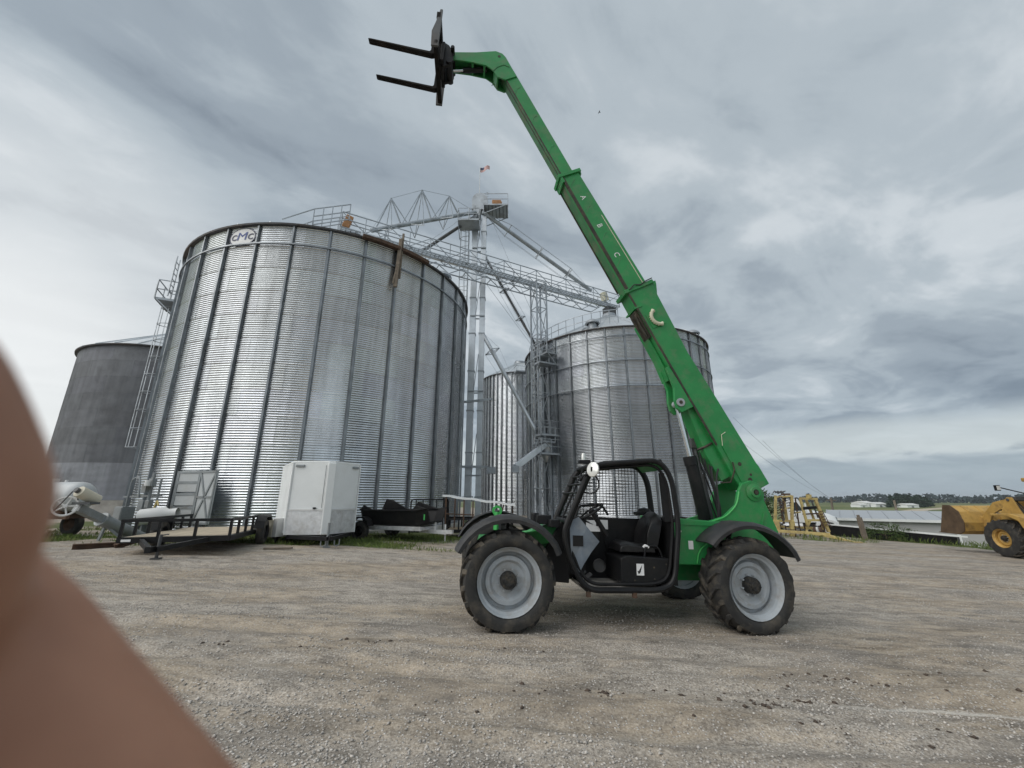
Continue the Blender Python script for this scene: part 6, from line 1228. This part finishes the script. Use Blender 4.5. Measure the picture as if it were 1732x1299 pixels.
# power poles and lines on the right
for (u, v0, v1, Yp, lab) in ((1408, 868, 842, 52, 'slim leaning pale utility pole left of the shed roof'), (1515, 857, 846, 200, 'short far utility pole in front of the dark tree clump')):
    p = at(u, v0, Yp); q = at(u-3, v1, Yp); gg = g(p.x, p.y); m = MB(); m.cyl((0,0,-.3),(q.x-p.x,0,q.z-gg),.12*Yp/52,8); m.beam((q.x-p.x-.6,0,q.z-gg-.3),(q.x-p.x+.6,0,q.z-gg-.3),.1); tag(m.build('utility_pole', 'oldwood', None, 0, 35, (p.x, p.y, gg)), lab, 'pole', 'utility poles')
e_ = at(1405, 843, 52)
for i, (u, v) in enumerate(((1290, 745), (1255, 748), (1240, 706))):
    s0 = at(u, v, 33-i*1.0); pts = [s0.lerp(e_, t)-Vector((0,0,1.2*4*t*(1-t)*.35)) for t in np.linspace(0,1,9)]; m = MB(); m.tube(pts,.008,5); tag(m.build('power_line', 'cable'), ('highest power line running from behind the boom to the slim pole','middle power line running from behind the boom to the slim pole','lowest power line running from behind the boom to the slim pole')[(2,1,0)[2-i]], 'cable', 'power lines')
# bird
q = at(1014, 190, 60); m = MB(); m.tube([(-.22,0,0),(-.1,0,.03),(.12,0,.02),(.24,0,-.01)],[.01,.06,.05,.01],6); bi = thing('bird', 'tiny dark bird flying in the sky right of the boom', 'bird', q, R(10)); m.build('body', 'black', bi)
for s_ in (-1,1): m = MB(); m.add([(-.12,0,.04),(.08,0,.04),(-.02,s_*.22,.09),(-.10,s_*.42,.02),(-.15,s_*.20,.07)],[(0,1,2,4),(4,2,3)]); m.build('wing', 'black', bi)
# ================================================================ the photographer's hand at the edge of the lens
hm = bpy.data.materials.new('skin'); hm.use_nodes = True; b_ = hm.node_tree.nodes['Principled BSDF']
nt = hm.node_tree; N = nt.nodes; L = nt.links
tcn = nn('ShaderNodeTexCoord'); n1 = nn('ShaderNodeTexNoise'); n1.inputs['Scale'].default_value = 45; n1.inputs['Detail'].default_value = 4; L.new(tcn.outputs['Object'], n1.inputs['Vector'])
L.new(ramp(n1.outputs[0], [(0.3, (0.29, 0.138, 0.084)), (0.7, (0.41, 0.208, 0.130))]), b_.inputs['Base Color']); b_.inputs['Roughness'].default_value = 0.55; b_.inputs['Subsurface Weight'].default_value = 0.12; b_.inputs['Subsurface Radius'].default_value = (0.004, 0.0015, 0.001); b_.inputs['Subsurface Scale'].default_value = 1.0
def cs(x, y, z): return Vector((x, CP*z-SP*y, CAMZ+SP*z+CP*y))       # millimetre offsets right / up / forward of the lens -> place
def capsule(m, pts, rs):
    pts = [Vector(p)*.001 for p in pts]; rs = [r*.001 for r in rs]; P2 = []; R2 = []
    for i in range(len(pts)-1):
        for t in np.linspace(0, 1, 7)[:-1 if i < len(pts)-2 else None]: P2.append(pts[i].lerp(pts[i+1], t)); R2.append(rs[i]*(1-t)+rs[i+1]*t)
    d0 = (P2[0]-P2[1]).normalized(); d1 = (P2[-1]-P2[-2]).normalized(); A0 = []; B0 = []
    for a in (75, 50, 25): A0.append((P2[0]+d0*R2[0]*math.sin(R(a)), R2[0]*math.cos(R(a)))); 
    for a in (25, 50, 75): B0.append((P2[-1]+d1*R2[-1]*math.sin(R(a)), R2[-1]*math.cos(R(a))))
    P2 = [p for p, _ in A0]+P2+[p for p, _ in B0]; R2 = [r for _, r in A0]+R2+[r for _, r in B0]
    m.tube([cs(p.x, p.y, p.z) for p in P2], R2, 20)
m = MB()
HAND = [([(-48.9,-2.2,26),(-48.0,-9.0,26),(-50,-17.5,26),(-66,-22,24),(-94,-42,12)],[11.8,13,12,11.5,12]),            # index finger, its side against the lens
        ([(-22.0,-58.5,36),(-38.2,-41.2,36),(-54,-23.5,36),(-72,-27,30),(-95,-50,16)],[9.5,10.2,10.6,11.5,12.5]),   # middle finger
        ([(-26,-84,40),(-46,-62,42),(-68,-50,36),(-97,-66,18)],[8.5,9.6,10.4,12]),           # ring finger
        ([(-40,-92,40),(-58,-78,40),(-80,-74,32),(-100,-82,18)],[7.5,8.4,9.2,11]),           # little finger
        ([(-30,6,-16),(-50,2,-15),(-78,-12,-10),(-112,-54,4)],[11.5,13,15,18]),            # thumb, unseen behind the lens, made thick to shade the index finger
        ([(-96,-46,12),(-116,-66,8),(-138,-92,2),(-165,-130,-10)],[14,20,22,19]), ([(-98,-74,16),(-124,-92,8),(-150,-114,0)],[12,19,20]),
        ([(-165,-130,-10),(-215,-205,-40),(-285,-300,-90)],[21,26,33])]
for p, r in HAND: capsule(m, p, r)
hand = m.build('hand', hm); tag(hand, "blurred brown fingers of a person's hand covering the lower left of the picture", 'hand')
rmod = hand.modifiers.new('remesh', 'REMESH'); rmod.mode = 'VOXEL'; rmod.voxel_size = .0016; rmod.use_smooth_shade = True
smd = hand.modifiers.new('smooth', 'SMOOTH'); smd.iterations = 10; smd.factor = .5
# ================================================================ humid air over the fields
hz = bpy.data.materials.new('haze'); hz.use_nodes = True; t_ = hz.node_tree; t_.nodes.clear()
ho = t_.nodes.new('ShaderNodeOutputMaterial'); pv = t_.nodes.new('ShaderNodeVolumePrincipled'); t_.links.new(pv.outputs[0], ho.inputs['Volume'])
pv.inputs['Color'].default_value = (0.80, 0.86, 0.92, 1); pv.inputs['Density'].default_value = 0.00022
m = MB(); m.box((-4700, -1200, -5.8), (4700, 5200, 34)); hb = m.build('haze', hz); tag(hb, 'thin pale haze over the far fields', None, None, 'stuff')
